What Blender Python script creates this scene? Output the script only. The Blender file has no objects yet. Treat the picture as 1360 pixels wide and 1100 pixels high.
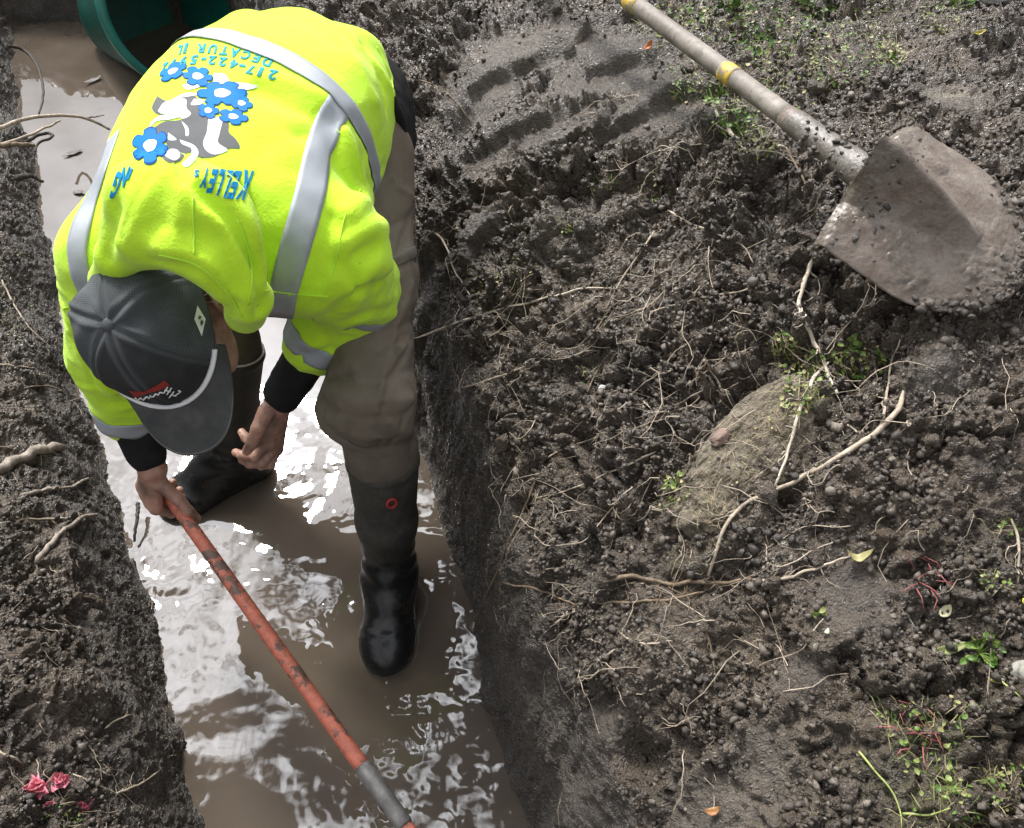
import bpy, bmesh, math, random
import numpy as np
from mathutils import Vector, Matrix
from mathutils.bvhtree import BVHTree

RNG = np.random.default_rng(7)
random.seed(7)
scene = bpy.context.scene
COL = scene.collection

# ------------------------------------------------------------------ camera
CAM = np.array([0.0, 0.0, 1.65]); PITCH = math.radians(50.0); FPX = 1050.0
FWD = np.array([0, math.cos(PITCH), -math.sin(PITCH)])
UPV = np.array([0, math.sin(PITCH), math.cos(PITCH)])
RGT = np.array([1.0, 0, 0])

def ray(px, py):
    return FWD + (px - 680.0) / FPX * RGT - (py - 550.0) / FPX * UPV
def at_depth(px, py, t):
    return CAM + ray(px, py) * t
def at_z(px, py, z):
    r = ray(px, py); return CAM + r * ((z - CAM[2]) / r[2])
def proj(p):
    r = np.asarray(p) - CAM; d = r @ FWD
    return 680 + FPX * (r @ RGT) / d, 550 - FPX * (r @ UPV) / d, d

# ------------------------------------------------------------------ noise
def _hash(ix, iy, iz, seed):
    h = (ix.astype(np.int64) * 374761393 + iy.astype(np.int64) * 668265263 + iz.astype(np.int64) * 2147483647 + seed * 974634777) & 0xFFFFFFFF
    h = ((h ^ (h >> 13)) * 1274126177) & 0xFFFFFFFF
    h = ((h ^ (h >> 16)) * 2246822519) & 0xFFFFFFFF
    return h ^ (h >> 15)

def vnoise(p, scale=1.0, seed=0):
    """smooth gradient noise about -1..1"""
    q = np.asarray(p, dtype=np.float64) * scale
    i = np.floor(q).astype(np.int64); f = q - i
    u = f * f * f * (f * (f * 6 - 15) + 10)
    out = np.zeros(len(q))
    for dx in (0, 1):
        wx = u[:, 0] if dx else 1 - u[:, 0]
        for dy in (0, 1):
            wy = u[:, 1] if dy else 1 - u[:, 1]
            for dz in (0, 1):
                wz = u[:, 2] if dz else 1 - u[:, 2]
                h = _hash(i[:, 0] + dx, i[:, 1] + dy, i[:, 2] + dz, seed)
                gx = (h & 1023) / 511.5 - 1; gy = ((h >> 10) & 1023) / 511.5 - 1; gz = ((h >> 20) & 1023) / 511.5 - 1
                out += wx * wy * wz * (gx * (f[:, 0] - dx) + gy * (f[:, 1] - dy) + gz * (f[:, 2] - dz))
    return out * 1.4

def fbm(p, scale, octaves=4, gain=0.5, seed=0):
    a = 1.0; s = 0; n = 0
    for k in range(octaves):
        s = s + a * vnoise(p, scale * 2 ** k, seed + k); n += a; a *= gain
    return s / n

def clods(p, scale, seed=0, fill=0.85):
    """pile of round lumps of unequal size, 0..1"""
    q = np.asarray(p) * scale
    i = np.floor(q).astype(np.int64); out = np.zeros(len(q))
    for dx in (-1, 0, 1):
        for dy in (-1, 0, 1):
            for dz in (-1, 0, 1):
                c = i + np.array([dx, dy, dz])
                h = _hash(c[:, 0], c[:, 1], c[:, 2], seed)
                j = np.stack([(h & 1023), (h >> 10) & 1023, (h >> 20) & 1023], 1) / 1023.0
                r = (0.45 + 0.5 * ((h >> 5) & 255) / 255.0) * fill
                d2 = ((q - c - j) ** 2).sum(1)
                out = np.maximum(out, np.sqrt(np.maximum(0, 1 - d2 / (r * r))) * r)
    return out

def cells(p, scale, seed=0):
    """broken chunks: distance to the nearest crack (F2-F1) and a random number per chunk"""
    q = np.asarray(p) * scale
    i = np.floor(q).astype(np.int64); f1 = np.full(len(q), 9.0); f2 = np.full(len(q), 9.0); rnd = np.zeros(len(q))
    for dx in (-1, 0, 1):
        for dy in (-1, 0, 1):
            for dz in (-1, 0, 1):
                c = i + np.array([dx, dy, dz]); h = _hash(c[:, 0], c[:, 1], c[:, 2], seed)
                j = np.stack([(h & 1023), (h >> 10) & 1023, (h >> 20) & 1023], 1) / 1023.0
                d2 = np.sqrt(((q - c - j) ** 2).sum(1)); nearer = d2 < f1
                f2 = np.where(nearer, f1, np.minimum(f2, d2)); rnd = np.where(nearer, ((h >> 3) & 511) / 511.0, rnd); f1 = np.where(nearer, d2, f1)
    return f2 - f1, rnd

def sstep(a, b, x):
    t = np.clip((x - a) / (b - a), 0, 1); return t * t * (3 - 2 * t)

# ------------------------------------------------------------------ objects
def mesh_obj(name, verts, faces, mat=None, parent=None, smooth=True):
    me = bpy.data.meshes.new(name)
    verts = np.asarray(verts, dtype=np.float32); 
    if isinstance(faces, np.ndarray) and faces.ndim == 2:
        nf, k = faces.shape
        me.vertices.add(len(verts)); me.vertices.foreach_set('co', verts.ravel())
        me.loops.add(nf * k); me.polygons.add(nf)
        me.loops.foreach_set('vertex_index', faces.astype(np.int32).ravel())
        me.polygons.foreach_set('loop_start', np.arange(0, nf * k, k, dtype=np.int32))
        me.polygons.foreach_set('loop_total', np.full(nf, k, dtype=np.int32))
        me.update(calc_edges=True)
    else:
        me.from_pydata([tuple(map(float, v)) for v in verts], [], [tuple(map(int, f)) for f in faces])
    me.validate()
    if smooth: me.polygons.foreach_set('use_smooth', np.ones(len(me.polygons), dtype=bool))
    if mat: me.materials.append(mat)
    o = bpy.data.objects.new(name, me); COL.objects.link(o)
    if parent: o.parent = parent
    return o

def fattr(o, name, vals):
    a = o.data.attributes.new(name, 'FLOAT', 'POINT'); a.data.foreach_set('value', np.asarray(vals, dtype=np.float32))

def tag(o, label=None, cat=None, group=None, kind=None):
    if label: o['label'] = label
    if cat: o['category'] = cat
    if group: o['group'] = group
    if kind: o['kind'] = kind
    return o

def empty(name, loc=(0, 0, 0)):
    o = bpy.data.objects.new(name, None); o.location = tuple(map(float, loc)); o.empty_display_size = 0.05
    COL.objects.link(o); return o

def hang(o, parent):
    """parent without moving (parents are never rotated, only placed)"""
    o.parent = parent; o.matrix_parent_inverse = Matrix.Translation(-parent.location); return o

class MB:
    """collects shapes into one mesh"""
    def __init__(self): self.v = []; self.f = []; self.n = 0
    def add(self, v, f):
        self.v.append(np.asarray(v, dtype=float)); self.f += [tuple(int(i) + self.n for i in q) for q in f]; self.n += len(v)
    def tube(self, pts, rad, seg=8, cap=True):
        v, f = tube(pts, rad, seg, cap); self.add(v, f)
    def build(self, name, mat, parent=None, smooth=True):
        o = mesh_obj(name, np.concatenate(self.v), self.f, mat, None, smooth)
        if parent: hang(o, parent)
        return o

def tube(pts, rad, seg=8, cap=True):
    pts = np.asarray(pts, dtype=float); n = len(pts)
    rad = np.broadcast_to(np.asarray(rad, dtype=float), (n,))
    t = np.gradient(pts, axis=0); t /= np.linalg.norm(t, axis=1)[:, None] + 1e-12
    a = np.array([0, 0, 1.0]) if abs(t[0][2]) < 0.9 else np.array([1.0, 0, 0])
    v = []
    u = np.cross(t[0], a); u /= np.linalg.norm(u)
    for k in range(n):
        u = u - t[k] * (u @ t[k]); u /= np.linalg.norm(u) + 1e-12
        w = np.cross(t[k], u)
        for s in range(seg):
            th = 2 * math.pi * s / seg
            v.append(pts[k] + rad[k] * (math.cos(th) * u + math.sin(th) * w))
    f = []
    for k in range(n - 1):
        for s in range(seg):
            s2 = (s + 1) % seg
            f.append((k * seg + s, k * seg + s2, (k + 1) * seg + s2, (k + 1) * seg + s))
    if cap:
        f.append(tuple(range(seg))[::-1]); f.append(tuple((n - 1) * seg + s for s in range(seg)))
    return np.array(v), f

def spline(pts, n):
    """Catmull-Rom through pts, n samples"""
    P = np.asarray(pts, dtype=float)
    if len(P) == 2:
        t = np.linspace(0, 1, n)[:, None]; return P[0] * (1 - t) + P[1] * t
    Q = np.vstack([2 * P[0] - P[1], P, 2 * P[-1] - P[-2]])
    L = np.concatenate([[0], np.cumsum(np.linalg.norm(np.diff(P, axis=0), axis=1))])
    s = np.linspace(0, L[-1], n); k = np.clip(np.searchsorted(L, s, side='right') - 1, 0, len(P) - 2)
    t = ((s - L[k]) / (L[k + 1] - L[k] + 1e-12))[:, None]
    a, b, c, d = Q[k], Q[k + 1], Q[k + 2], Q[k + 3]
    return 0.5 * (2 * b + (c - a) * t + (2 * a - 5 * b + 4 * c - d) * t ** 2 + (3 * b - a - 3 * c + d) * t ** 3)

# ------------------------------------------------------------------ signed distance modelling
def unit(v):
    v = np.asarray(v, dtype=float); return v / (np.linalg.norm(v) + 1e-12)
def cone(p, a, b, ra, rb):
    a = np.asarray(a, float); b = np.asarray(b, float); ab = b - a
    t = np.clip(((p - a) @ ab) / (ab @ ab + 1e-12), 0, 1)
    return np.linalg.norm(p - a - t[:, None] * ab, axis=1) - (ra + (rb - ra) * t)
def ell(p, c, r, R=None):
    q = p - np.asarray(c, float)
    if R is not None: q = q @ R          # columns of R are the local axes
    r = np.asarray(r, float)
    k0 = np.linalg.norm(q / r, axis=1); k1 = np.linalg.norm(q / (r * r), axis=1)
    return k0 * (k0 - 1) / (k1 + 1e-9)
def smin(a, b, k):
    h = np.clip(0.5 + 0.5 * (b - a) / k, 0, 1)
    return b * (1 - h) + a * h - k * h * (1 - h)
def smax(a, b, k): return -smin(-a, -b, k)
def chain(p, pts, rads, k=0.01):
    d = None
    for i in range(len(pts) - 1):
        e = cone(p, pts[i], pts[i + 1], rads[i], rads[i + 1])
        d = e if d is None else np.minimum(d, e) if k <= 0 else smin(d, e, k)
    return d
def polydist(p, pts):
    d = np.full(len(p), 9.0)
    for i in range(len(pts) - 1):
        d = np.minimum(d, cone(p, pts[i], pts[i + 1], 0, 0))
    return d

def iso(f, lo, hi, h, margin=0.0, c=4):
    """sparse surface nets of f<0 inside the box lo..hi -> verts, quads"""
    lo = np.asarray(lo, float); hi = np.asarray(hi, float)
    nb = np.ceil((hi - lo) / (h * c)).astype(int)
    g = np.stack(np.meshgrid(*[np.arange(n) for n in nb], indexing='ij'), -1).reshape(-1, 3)
    ctr = lo + (g + 0.5) * h * c
    d = np.concatenate([f(ctr[i:i + 200000]) for i in range(0, len(ctr), 200000)])
    act = g[np.abs(d) < h * c * 0.9 * 1.5 + margin]
    off = np.stack(np.meshgrid(*[np.arange(c + 1)] * 3, indexing='ij'), -1).reshape(-1, 3)
    F = []
    step = max(1, 250000 // len(off))
    for i in range(0, len(act), step):
        pts = lo + (act[i:i + step, None, :] * c + off[None]) * h
        F.append(f(pts.reshape(-1, 3)).reshape(-1, c + 1, c + 1, c + 1))
    F = np.concatenate(F)
    S = F < 0
    corners = [(a, b, e) for a in (0, 1) for b in (0, 1) for e in (0, 1)]
    cnt = sum(S[:, a:a + c, b:b + c, e:e + c].astype(np.int8) for a, b, e in corners)
    bi, i, j, k = np.nonzero((cnt > 0) & (cnt < 8))
    val = np.stack([F[bi, i + a, j + b, k + e] for a, b, e in corners], 1)
    cell = act[bi] * c + np.stack([i, j, k], 1)
    N = nb * c + 4
    cid = (cell[:, 0].astype(np.int64) * N[1] + cell[:, 1]) * N[2] + cell[:, 2]
    cid, uq = np.unique(cid, return_index=True); cell = cell[uq]; val = val[uq]
    acc = np.zeros((len(cell), 3)); num = np.zeros(len(cell))
    C = np.array(corners, float)
    for a in range(8):
        for b in range(a + 1, 8):
            if abs(C[a] - C[b]).sum() != 1: continue
            x = (val[:, a] < 0) != (val[:, b] < 0)
            t = np.where(x, val[:, a] / (val[:, a] - val[:, b] + 1e-20), 0)
            acc += np.where(x[:, None], C[a] + t[:, None] * (C[b] - C[a]), 0); num += x
    V = lo + (cell + acc / num[:, None]) * h
    Q = []
    st = [N[1] * N[2], N[2], 1]
    for ax, cb in ((0, 4), (1, 2), (2, 1)):
        s0 = val[:, 0] < 0; s1 = val[:, cb] < 0
        m = s0 != s1
        o1, o2 = [st[q] for q in range(3) if q != ax]
        base = cid[m]
        ids = np.stack([base, base - o1, base - o1 - o2, base - o2], 1)
        pos = np.searchsorted(cid, ids); pos = np.clip(pos, 0, len(cid) - 1)
        ok = (cid[pos] == ids).all(1)
        q = pos[ok]; inside0 = s0[m][ok]
        flip = inside0 if ax != 1 else ~inside0
        q = np.where(flip[:, None], q, q[:, ::-1])
        Q.append(q)
    return V, np.concatenate(Q)

def sdf_obj(name, f, lo, hi, h, mat, margin=0.0):
    v, q = iso(f, lo, hi, h, margin)
    o = mesh_obj(name, v, q, mat)
    return o

def bvh_of(o):
    me = o.data; n = len(me.vertices); co = np.empty(n * 3, dtype=np.float32); me.vertices.foreach_get('co', co)
    return BVHTree.FromPolygons(co.reshape(-1, 3).tolist(), [tuple(p.vertices) for p in me.polygons])
def hit(bvh, px, py):
    d = ray(px, py); d = d / np.linalg.norm(d)
    loc, nor, _, _ = bvh.ray_cast(Vector(CAM), Vector(d), 20)
    return (None, None) if loc is None else (np.array(loc), np.array(nor))
def drape(bvh, pts, lift=0.0, n=None):
    """pixel polyline -> points lying on a surface"""
    pp = spline(np.array(pts, float), n or max(8, int(sum(np.hypot(*(np.diff(np.array(pts, float), axis=0).T))) / 7)))
    out = []
    for x, y in pp:
        l, nn = hit(bvh, x, y)
        if l is not None: out.append(l + nn * lift)
    return np.array(out)

# ------------------------------------------------------------------ materials
class NT:
    def __init__(self, name):
        self.m = bpy.data.materials.new(name); self.m.use_nodes = True
        self.t = self.m.node_tree; self.t.nodes.clear()
        self.out = self.t.nodes.new('ShaderNodeOutputMaterial')
        self.b = self.t.nodes.new('ShaderNodeBsdfPrincipled')
        self.t.links.new(self.b.outputs[0], self.out.inputs[0])
        self.co = self.t.nodes.new('ShaderNodeTexCoord').outputs['Object']
    def n(self, kind, **kw):
        x = self.t.nodes.new(kind)
        for k, v in kw.items(): setattr(x, k, v)
        return x
    def link(self, a, b): self.t.links.new(a, b)
    def put(self, sock, v):
        if hasattr(v, 'is_output') or isinstance(v, bpy.types.NodeSocket): self.link(v, sock)
        else:
            if sock.type == 'RGBA' and len(v) == 3: v = (*v, 1)
            sock.default_value = v
    def set(self, **kw):
        for k, v in kw.items(): self.put(self.b.inputs[k.replace('_', ' ')], v)
        return self
    def noise(self, scale, detail=4, rough=0.55, dist=0.0, vec=None, stretch=None):
        x = self.n('ShaderNodeTexNoise'); x.inputs['Scale'].default_value = scale; x.inputs['Detail'].default_value = detail
        x.inputs['Roughness'].default_value = rough; x.inputs['Distortion'].default_value = dist
        v = vec or self.co
        if stretch: 
            mp = self.n('ShaderNodeMapping'); mp.inputs['Scale'].default_value = stretch; self.link(v, mp.inputs[0]); v = mp.outputs[0]
        self.link(v, x.inputs['Vector']); return x.outputs['Fac']
    def voro(self, scale, feature='F1', out='Distance'):
        x = self.n('ShaderNodeTexVoronoi'); x.feature = feature; x.inputs['Scale'].default_value = scale
        self.link(self.co, x.inputs['Vector']); return x.outputs[out]
    def ramp(self, fac, stops):
        x = self.n('ShaderNodeValToRGB'); e = x.color_ramp.elements
        while len(e) < len(stops): e.new(0.5)
        for s, (p, c) in zip(e, stops):
            s.position = p; s.color = (*c, 1) if len(c) == 3 else c
        self.link(fac, x.inputs[0]); return x.outputs[0]
    def fr(self, fac, a, b, lo=0.0, hi=1.0):
        x = self.n('ShaderNodeMapRange'); x.clamp = True
        for i, v in enumerate((a, b, lo, hi)): x.inputs[i + 1].default_value = v
        self.link(fac, x.inputs[0]); return x.outputs[0]
    def mix(self, fac, a, b):
        x = self.n('ShaderNodeMix', data_type='RGBA'); self.put(x.inputs[0], fac); self.put(x.inputs[6], a); self.put(x.inputs[7], b)
        return x.outputs[2]
    def math(self, op, a, b=0.0):
        x = self.n('ShaderNodeMath', operation=op); self.put(x.inputs[0], a); self.put(x.inputs[1], b); return x.outputs[0]
    def attr(self, name):
        x = self.n('ShaderNodeAttribute'); x.attribute_name = name; return x.outputs['Fac']
    def bump(self, h, dist=0.002, strength=1.0, normal=None):
        x = self.n('ShaderNodeBump'); x.inputs['Distance'].default_value = dist; x.inputs['Strength'].default_value = strength
        self.link(h, x.inputs['Height'])
        if normal: self.link(normal, x.inputs['Normal'])
        self.link(x.outputs[0], self.b.inputs['Normal']); return x.outputs[0]

def simple(name, base, rough=0.6, var=0.25, scale=40, bump=0.0, bscale=200, spec=0.5, metal=0.0):
    m = NT(name); nz = m.noise(scale, 5)
    dark = tuple(c * (1 - var) for c in base); lite = tuple(min(1, c * (1 + var)) for c in base)
    m.set(Base_Color=m.ramp(nz, [(0.3, dark), (0.7, lite)]), Roughness=m.fr(nz, 0.3, 0.7, max(0, rough - 0.08), min(1, rough + 0.08)), Specular_IOR_Level=spec, Metallic=metal)
    if bump: m.bump(m.noise(bscale, 4), bump)
    return m.m
# ================================================================== THE TRENCH AND ITS BANKS
LEFT = np.array([at_z(x, y, 0)[:2] for x, y in [(268, 1100), (244, 1000), (224, 890), (204, 800), (180, 715), (152, 620), (124, 545), (100, 470), (62, 290), (42, 200), (20, 100)]])
RIGHT = np.array([at_z(x, y, 0)[:2] for x, y in [(705, 1100), (662, 985), (632, 890), (615, 800), (580, 705), (552, 610)]] + [(-0.52, 1.9), (-0.85, 2.7), (-1.2, 3.5)])
def wob(y, k):
    q = np.atleast_1d(np.asarray(y, float)); q = np.stack([q, q * 0 + k * 7.7, q * 0], 1); w = .026 * vnoise(q, 4.3, 601) + .014 * vnoise(q, 11, 602) + .006 * vnoise(q, 27, 603)
    return w if np.ndim(y) else float(w[0])
def XL(y):
    return np.interp(y, LEFT[:, 1], LEFT[:, 0]) + wob(y, .3) + np.where(y < LEFT[0, 1], (LEFT[0, 1] - y) * 0.42, 0) - np.where(y > LEFT[-1, 1], (y - LEFT[-1, 1]) * 0.4, 0)
def XR(y):
    return np.interp(y, RIGHT[:, 1], RIGHT[:, 0]) + wob(y, 2.1) + np.where(y < RIGHT[0, 1], (RIGHT[0, 1] - y) * 0.33, 0) - np.where(y > RIGHT[-1, 1], (y - RIGHT[-1, 1]) * 0.4, 0)

YS = np.concatenate([np.linspace(-14, -1.2, 14)[:-1], np.linspace(-1.2, -.3, 40)[:-1], np.linspace(-.3, .12, 70)[:-1], np.linspace(0.12, 1.45, 400)[:-1], np.linspace(1.45, 2.5, 190)[:-1],
                     np.linspace(2.5, 4.4, 170)[:-1], np.linspace(4.4, 7, 24)[:-1], np.linspace(7, 60, 16)])
# right-bank profile: offset from the waterline -> height, at a few stations along Y
OR = np.array([0.0, 0.045, 0.10, 0.20, 0.38, 0.66, 1.0, 1.5, 3.0, 30.0])
HY = np.array([-14, -0.5, 0.3, 0.7, 0.95, 1.25, 1.7, 2.5, 60])
HR = np.array([[0, .24, .42, .54, .66, .70, .72, .72, .70, .7],
               [0, .24, .42, .54, .66, .70, .72, .72, .70, .7],
               [0, .25, .44, .56, .68, .73, .76, .78, .75, .7],
               [0, .28, .48, .60, .74, .86, .92, .90, .80, .7],
               [0, .30, .50, .60, .74, .90, .96, .93, .82, .7],
               [0, .34, .54, .65, .77, .90, .94, .92, .82, .7],
               [0, .36, .57, .68, .80, .87, .90, .90, .82, .7],
               [0, .36, .57, .68, .78, .84, .86, .86, .80, .7],
               [0, .36, .57, .68, .70, .70, .70, .70, .70, .7]])
SEG = [(-30, -3.0, 8, .6, .6), (-3.0, -1.6, 40, .6, .60), (-1.6, -0.95, 90, .6, .60), (-0.95, -0.42, 120, .60, .46), (-0.42, -0.19, 64, .46, .29), (-0.19, -0.10, 36, .29, .21), (-0.10, -0.045, 34, .21, .10), (-0.045, 0.0, 30, .10, 0.0)]
def row_profile(y):
    xl, xr = float(XL(y)), float(XR(y))
    end = float(sstep(3.68, 4.05, y))           # the trench ends in a slope
    near = float(sstep(-0.7, -1.1, y))
    fill = max(end, near)
    lz = 0.5 + 0.06 * math.sin(y * 2.1 + 0.6)
    x, z = [], []
    for a, b, n, za, zb in SEG:
        t = np.linspace(0, 1, n, endpoint=False)
        x.append(xl + a + (b - a) * t); z.append((za + (zb - za) * t) * lz / 0.55)
    zb = -0.14 + fill * 0.62
    t = np.linspace(0, 1, 40, endpoint=False)
    prof = np.interp(t, [0, 0.06, 0.15, 0.85, 0.94, 1], [0, -0.1, -0.14, -0.14, -0.1, 0])
    x.append(xl + (xr - xl) * t); z.append(prof * (1 - fill) + fill * np.interp(t, [0, 1], [0.5, 0.55]) * 0.9)
    hh = np.array([np.interp(y, HY, HR[:, k]) for k in range(len(OR))])
    o = np.concatenate([np.linspace(0, .045, 62)[:-1], np.linspace(.045, .10, 52)[:-1], np.linspace(.10, .20, 44)[:-1], np.linspace(.20, .38, 56)[:-1],
                        np.linspace(.38, 1.0, 160)[:-1], np.linspace(1.0, 1.9, 170)[:-1], np.linspace(1.9, 3.2, 60)[:-1], np.linspace(3.2, 30, 12)])
    x.append(xr + o); z.append(np.interp(o, OR, hh))
    x = np.concatenate(x); z = np.concatenate(z)
    if fill > 0:                                  # where the trench is filled the walls sink away
        hi = np.interp(x, [x[0], xl - 0.2, xr + 0.3, x[-1]], [z[0], 0.5, 0.62, z[-1]])
        w = fill * np.clip(1 - (np.abs(x - (xl + xr) / 2) - 0.5 * (xr - xl)) / 0.4, 0, 1)
        z = z * (1 - w) + np.maximum(z, hi * 0.9) * w
    return x, z
rows = [row_profile(y) for y in YS]
GX = np.array([r[0] for r in rows]); GZ = np.array([r[1] for r in rows]); GY = np.repeat(YS[:, None], GX.shape[1], 1)
for _ in range(14):                               # soften the corners of the profile, and along the trench
    for A in (GX, GZ):
        A[:, 1:-1] = 0.25 * A[:, :-2] + 0.5 * A[:, 1:-1] + 0.25 * A[:, 2:]
for _ in range(5):
    for A in (GX, GZ):
        A[1:-1] = 0.25 * A[:-2] + 0.5 * A[1:-1] + 0.25 * A[2:]
NR, NC = GX.shape
gi = np.arange(NR * NC).reshape(NR, NC)
QUADS = np.stack([gi[:-1, :-1], gi[:-1, 1:], gi[1:, 1:], gi[1:, :-1]], -1).reshape(-1, 4)
def coarse_bvh(P, k=2):
    c = P.reshape(NR, NC, 3)[::k, ::k]; r, q = c.shape[:2]; g = np.arange(r * q).reshape(r, q)
    f = np.stack([g[:-1, :-1], g[:-1, 1:], g[1:, 1:], g[1:, :-1]], -1).reshape(-1, 4)
    return BVHTree.FromPolygons(c.reshape(-1, 3).tolist(), f.tolist())
def normals(P):
    P = P.reshape(NR, NC, 3)
    n = np.cross(np.gradient(P, axis=1), np.gradient(P, axis=0)).reshape(-1, 3)
    return n / (np.linalg.norm(n, axis=1)[:, None] + 1e-12)
P0 = np.stack([GX, GY, GZ], -1).reshape(-1, 3)
base_bvh = coarse_bvh(P0, 3)
def spot(px, py):
    l, _ = hit(base_bvh, px, py)
    return at_z(px, py, 0.75) if l is None else l
X, Y, Z = P0.T
near = (Y > -0.3) & (Y < 4.6) & (X > -3.2) & (X < 2.4)
idx = np.nonzero(near)[0]
Q = P0[idx]
xq, yq, zq = Q.T
def blob(px, py, rx, ry=None, ang=0):
    """gaussian bump around the place a photo point falls on"""
    c = spot(px, py); ry = ry or rx
    ca, sa = math.cos(ang), math.sin(ang)
    u = (xq - c[0]) * ca + (yq - c[1]) * sa; v = -(xq - c[0]) * sa + (yq - c[1]) * ca
    return np.exp(-(u / rx) ** 2 - (v / ry) ** 2)
nq = normals(P0)[idx]
off_r = xq - XR(yq); off_l = XL(yq) - xq
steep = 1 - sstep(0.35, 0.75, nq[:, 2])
water_edge = sstep(0.10, 0.0, zq)
# --- where the mud is smeared smooth, where it is crumbly
smear = np.zeros(len(Q))
for px, py, rx, ry in [(700, 70, .16, .10), (800, 90, .16, .12), (860, 150, .12, .08), (640, 120, .1, .1), (740, 160, .14, .06), (1130, 790, .05, .05), (1020, 1020, .03, .05), (1060, 900, .03, .03),
                       (960, 1080, .06, .05), (640, 300, .05, .05), (1260, 130, .07, .05), (1240, 500, .03, .03), (800, 960, .04, .04)]:
    smear = np.maximum(smear, blob(px, py, rx, ry))
smear = np.clip(smear * 1.25 + 0.35 * fbm(Q, 9, 3, seed=31), 0, 1)
smear = np.maximum(smear, steep * (off_r > -0.05) * sstep(0.66, 0.45, zq) * sstep(-0.25, 0.25, fbm(Q, 7, 2, seed=5)) * 0.8)
crumb = 1 - 0.85 * smear
bank_l = sstep(-0.02, 0.06, off_l); bank_r = sstep(-0.02, 0.06, off_r)
bed = (1 - bank_l) * (1 - bank_r) * (zq < 0.3)
# --- displacement along the normals
d = 0.035 * fbm(Q, 3.2, 3, seed=1) + 0.022 * fbm(Q, 9, 3, seed=2) * (1 - 0.5 * smear)
warp = lambda f, a, k: Q + a * np.stack([vnoise(Q, f, k), vnoise(Q, f, k + 1), vnoise(Q, f, k + 2)], 1)
def billow(f, oct_, seed):
    o = 0; a = 1.0; n = 0
    for k in range(oct_): o = o + a * np.abs(vnoise(Q, f * 2.1 ** k, seed + k)); n += a; a *= .55
    return o / n
big = clods(warp(24, 0.03, 11), 15, 3) * (0.55 + 0.9 * np.abs(vnoise(Q, 30, 17)))
mid = clods(warp(55, 0.013, 14), 36, 4) * (0.5 + 1.0 * np.abs(vnoise(Q, 70, 18)))
sml = clods(warp(120, 0.005, 24), 84, 5); fin = clods(warp(240, 0.0022, 27), 185, 6)
lump = sstep(-0.25, 0.35, fbm(Q, 5, 2, seed=9))
grain = 0.55 + 0.75 * sstep(-.3, .4, fbm(Q, 11, 2, seed=19))
d += crumb * (0.022 * lump * big + 0.015 * mid - 0.016 * billow(24, 3, 25) + (0.0085 * sml + 0.0055 * fin - 0.006 * billow(95, 2, 35)) * grain) * (1 - 0.72 * steep) + 0.0022 * fbm(Q, 260, 2, seed=21)
k1, r1_ = cells(warp(20, 0.035, 111), 13, 101); k2, r2_ = cells(warp(45, 0.016, 121), 31, 102); k3, r3_ = cells(warp(90, 0.007, 131), 70, 103)
chunky = sstep(-.35, .25, fbm(Q, 4.2, 2, seed=104)) * crumb * (1 - .7 * steep)
mid_ = 1 + .7 * np.exp(-((off_r - .42) / .35) ** 2)
d += chunky * mid_ * (0.034 * (r1_ - .45) * sstep(0, .16, k1) - 0.017 * sstep(.12, 0, k1) + 0.021 * (r2_ - .45) * sstep(0, .18, k2) - 0.010 * sstep(.11, 0, k2))
d += crumb * grain * (0.0065 * (r3_ - .4) * sstep(0, .2, k3) - .004 * sstep(.12, 0, k3))
d += smear * (0.007 * fbm(Q, 34, 4, 0.6, seed=22) + 0.003 * fin)
d += steep * (0.012 * fbm(Q * [1, 1, .35], 14, 3, seed=28) + 0.004 * fbm(Q * [1, 1, .25], 60, 2, seed=29))
# tyre lugs pressed into the mud at the top
lug = sstep(1.12, 1.25, yq + .1 * vnoise(Q, 6, 45)) * sstep(2.05, 1.85, yq) * sstep(-0.02, 0.16, xq + 0.22 + .12 * vnoise(Q, 6, 46)) * sstep(0.5, 0.34, xq + .1 * vnoise(Q, 5, 47))
ph = (yq - 0.12 * xq + 0.035 * vnoise(Q, 6, 41) + .012 * vnoise(Q, 22, 44)) / 0.185 + 0.5 * (xq > 0.16 + 0.04 * vnoise(Q, 9, 42))
fr = ph - np.floor(ph)
saw = sstep(0.0, 0.16, fr) * (1 - 0.85 * sstep(0.3, 1.0, fr))
d += lug * 0.032 * (saw - 0.4) * sstep(-0.45, 0.25, vnoise(Q, 6, 43) + 0.1)
# hollows and lumps seen in the photo
for px, py, r, a in [(1000, 520, .028, -.05), (790, 735, .028, -.045), (1090, 285, .03, -.03), (1130, 480, .03, -.045), (840, 1000, .022, -.04), (800, 930, .02, -.04), (600, 170, .04, -.05),
                     (585, 330, .04, -.04), (1040, 660, .02, -.03), (900, 720, .03, -.02), (1180, 560, .05, .03), (1280, 620, .06, .035), (840, 560, .06, .03), (700, 560, .05, .02), (1120, 640, .05, .03),
                     (1240, 480, .04, .035), (1300, 760, .05, .02), (880, 870, .05, .03), (960, 230, .05, .035), (840, 290, .05, .03), (720, 330, .05, .025), (1130, 230, .05, .02), (1300, 60, .08, .04),
                     (1352, 385, .035, .035), (1275, 412, .03, .022), (1345, 300, .03, .02), (1210, 150, .03, .02), (70, 930, .06, .05), (20, 860, .05, .03), (90, 690, .05, .03), (30, 560, .05, .03), (150, 1010, .05, .02)]:
    d += a * blob(px, py, r)
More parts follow.
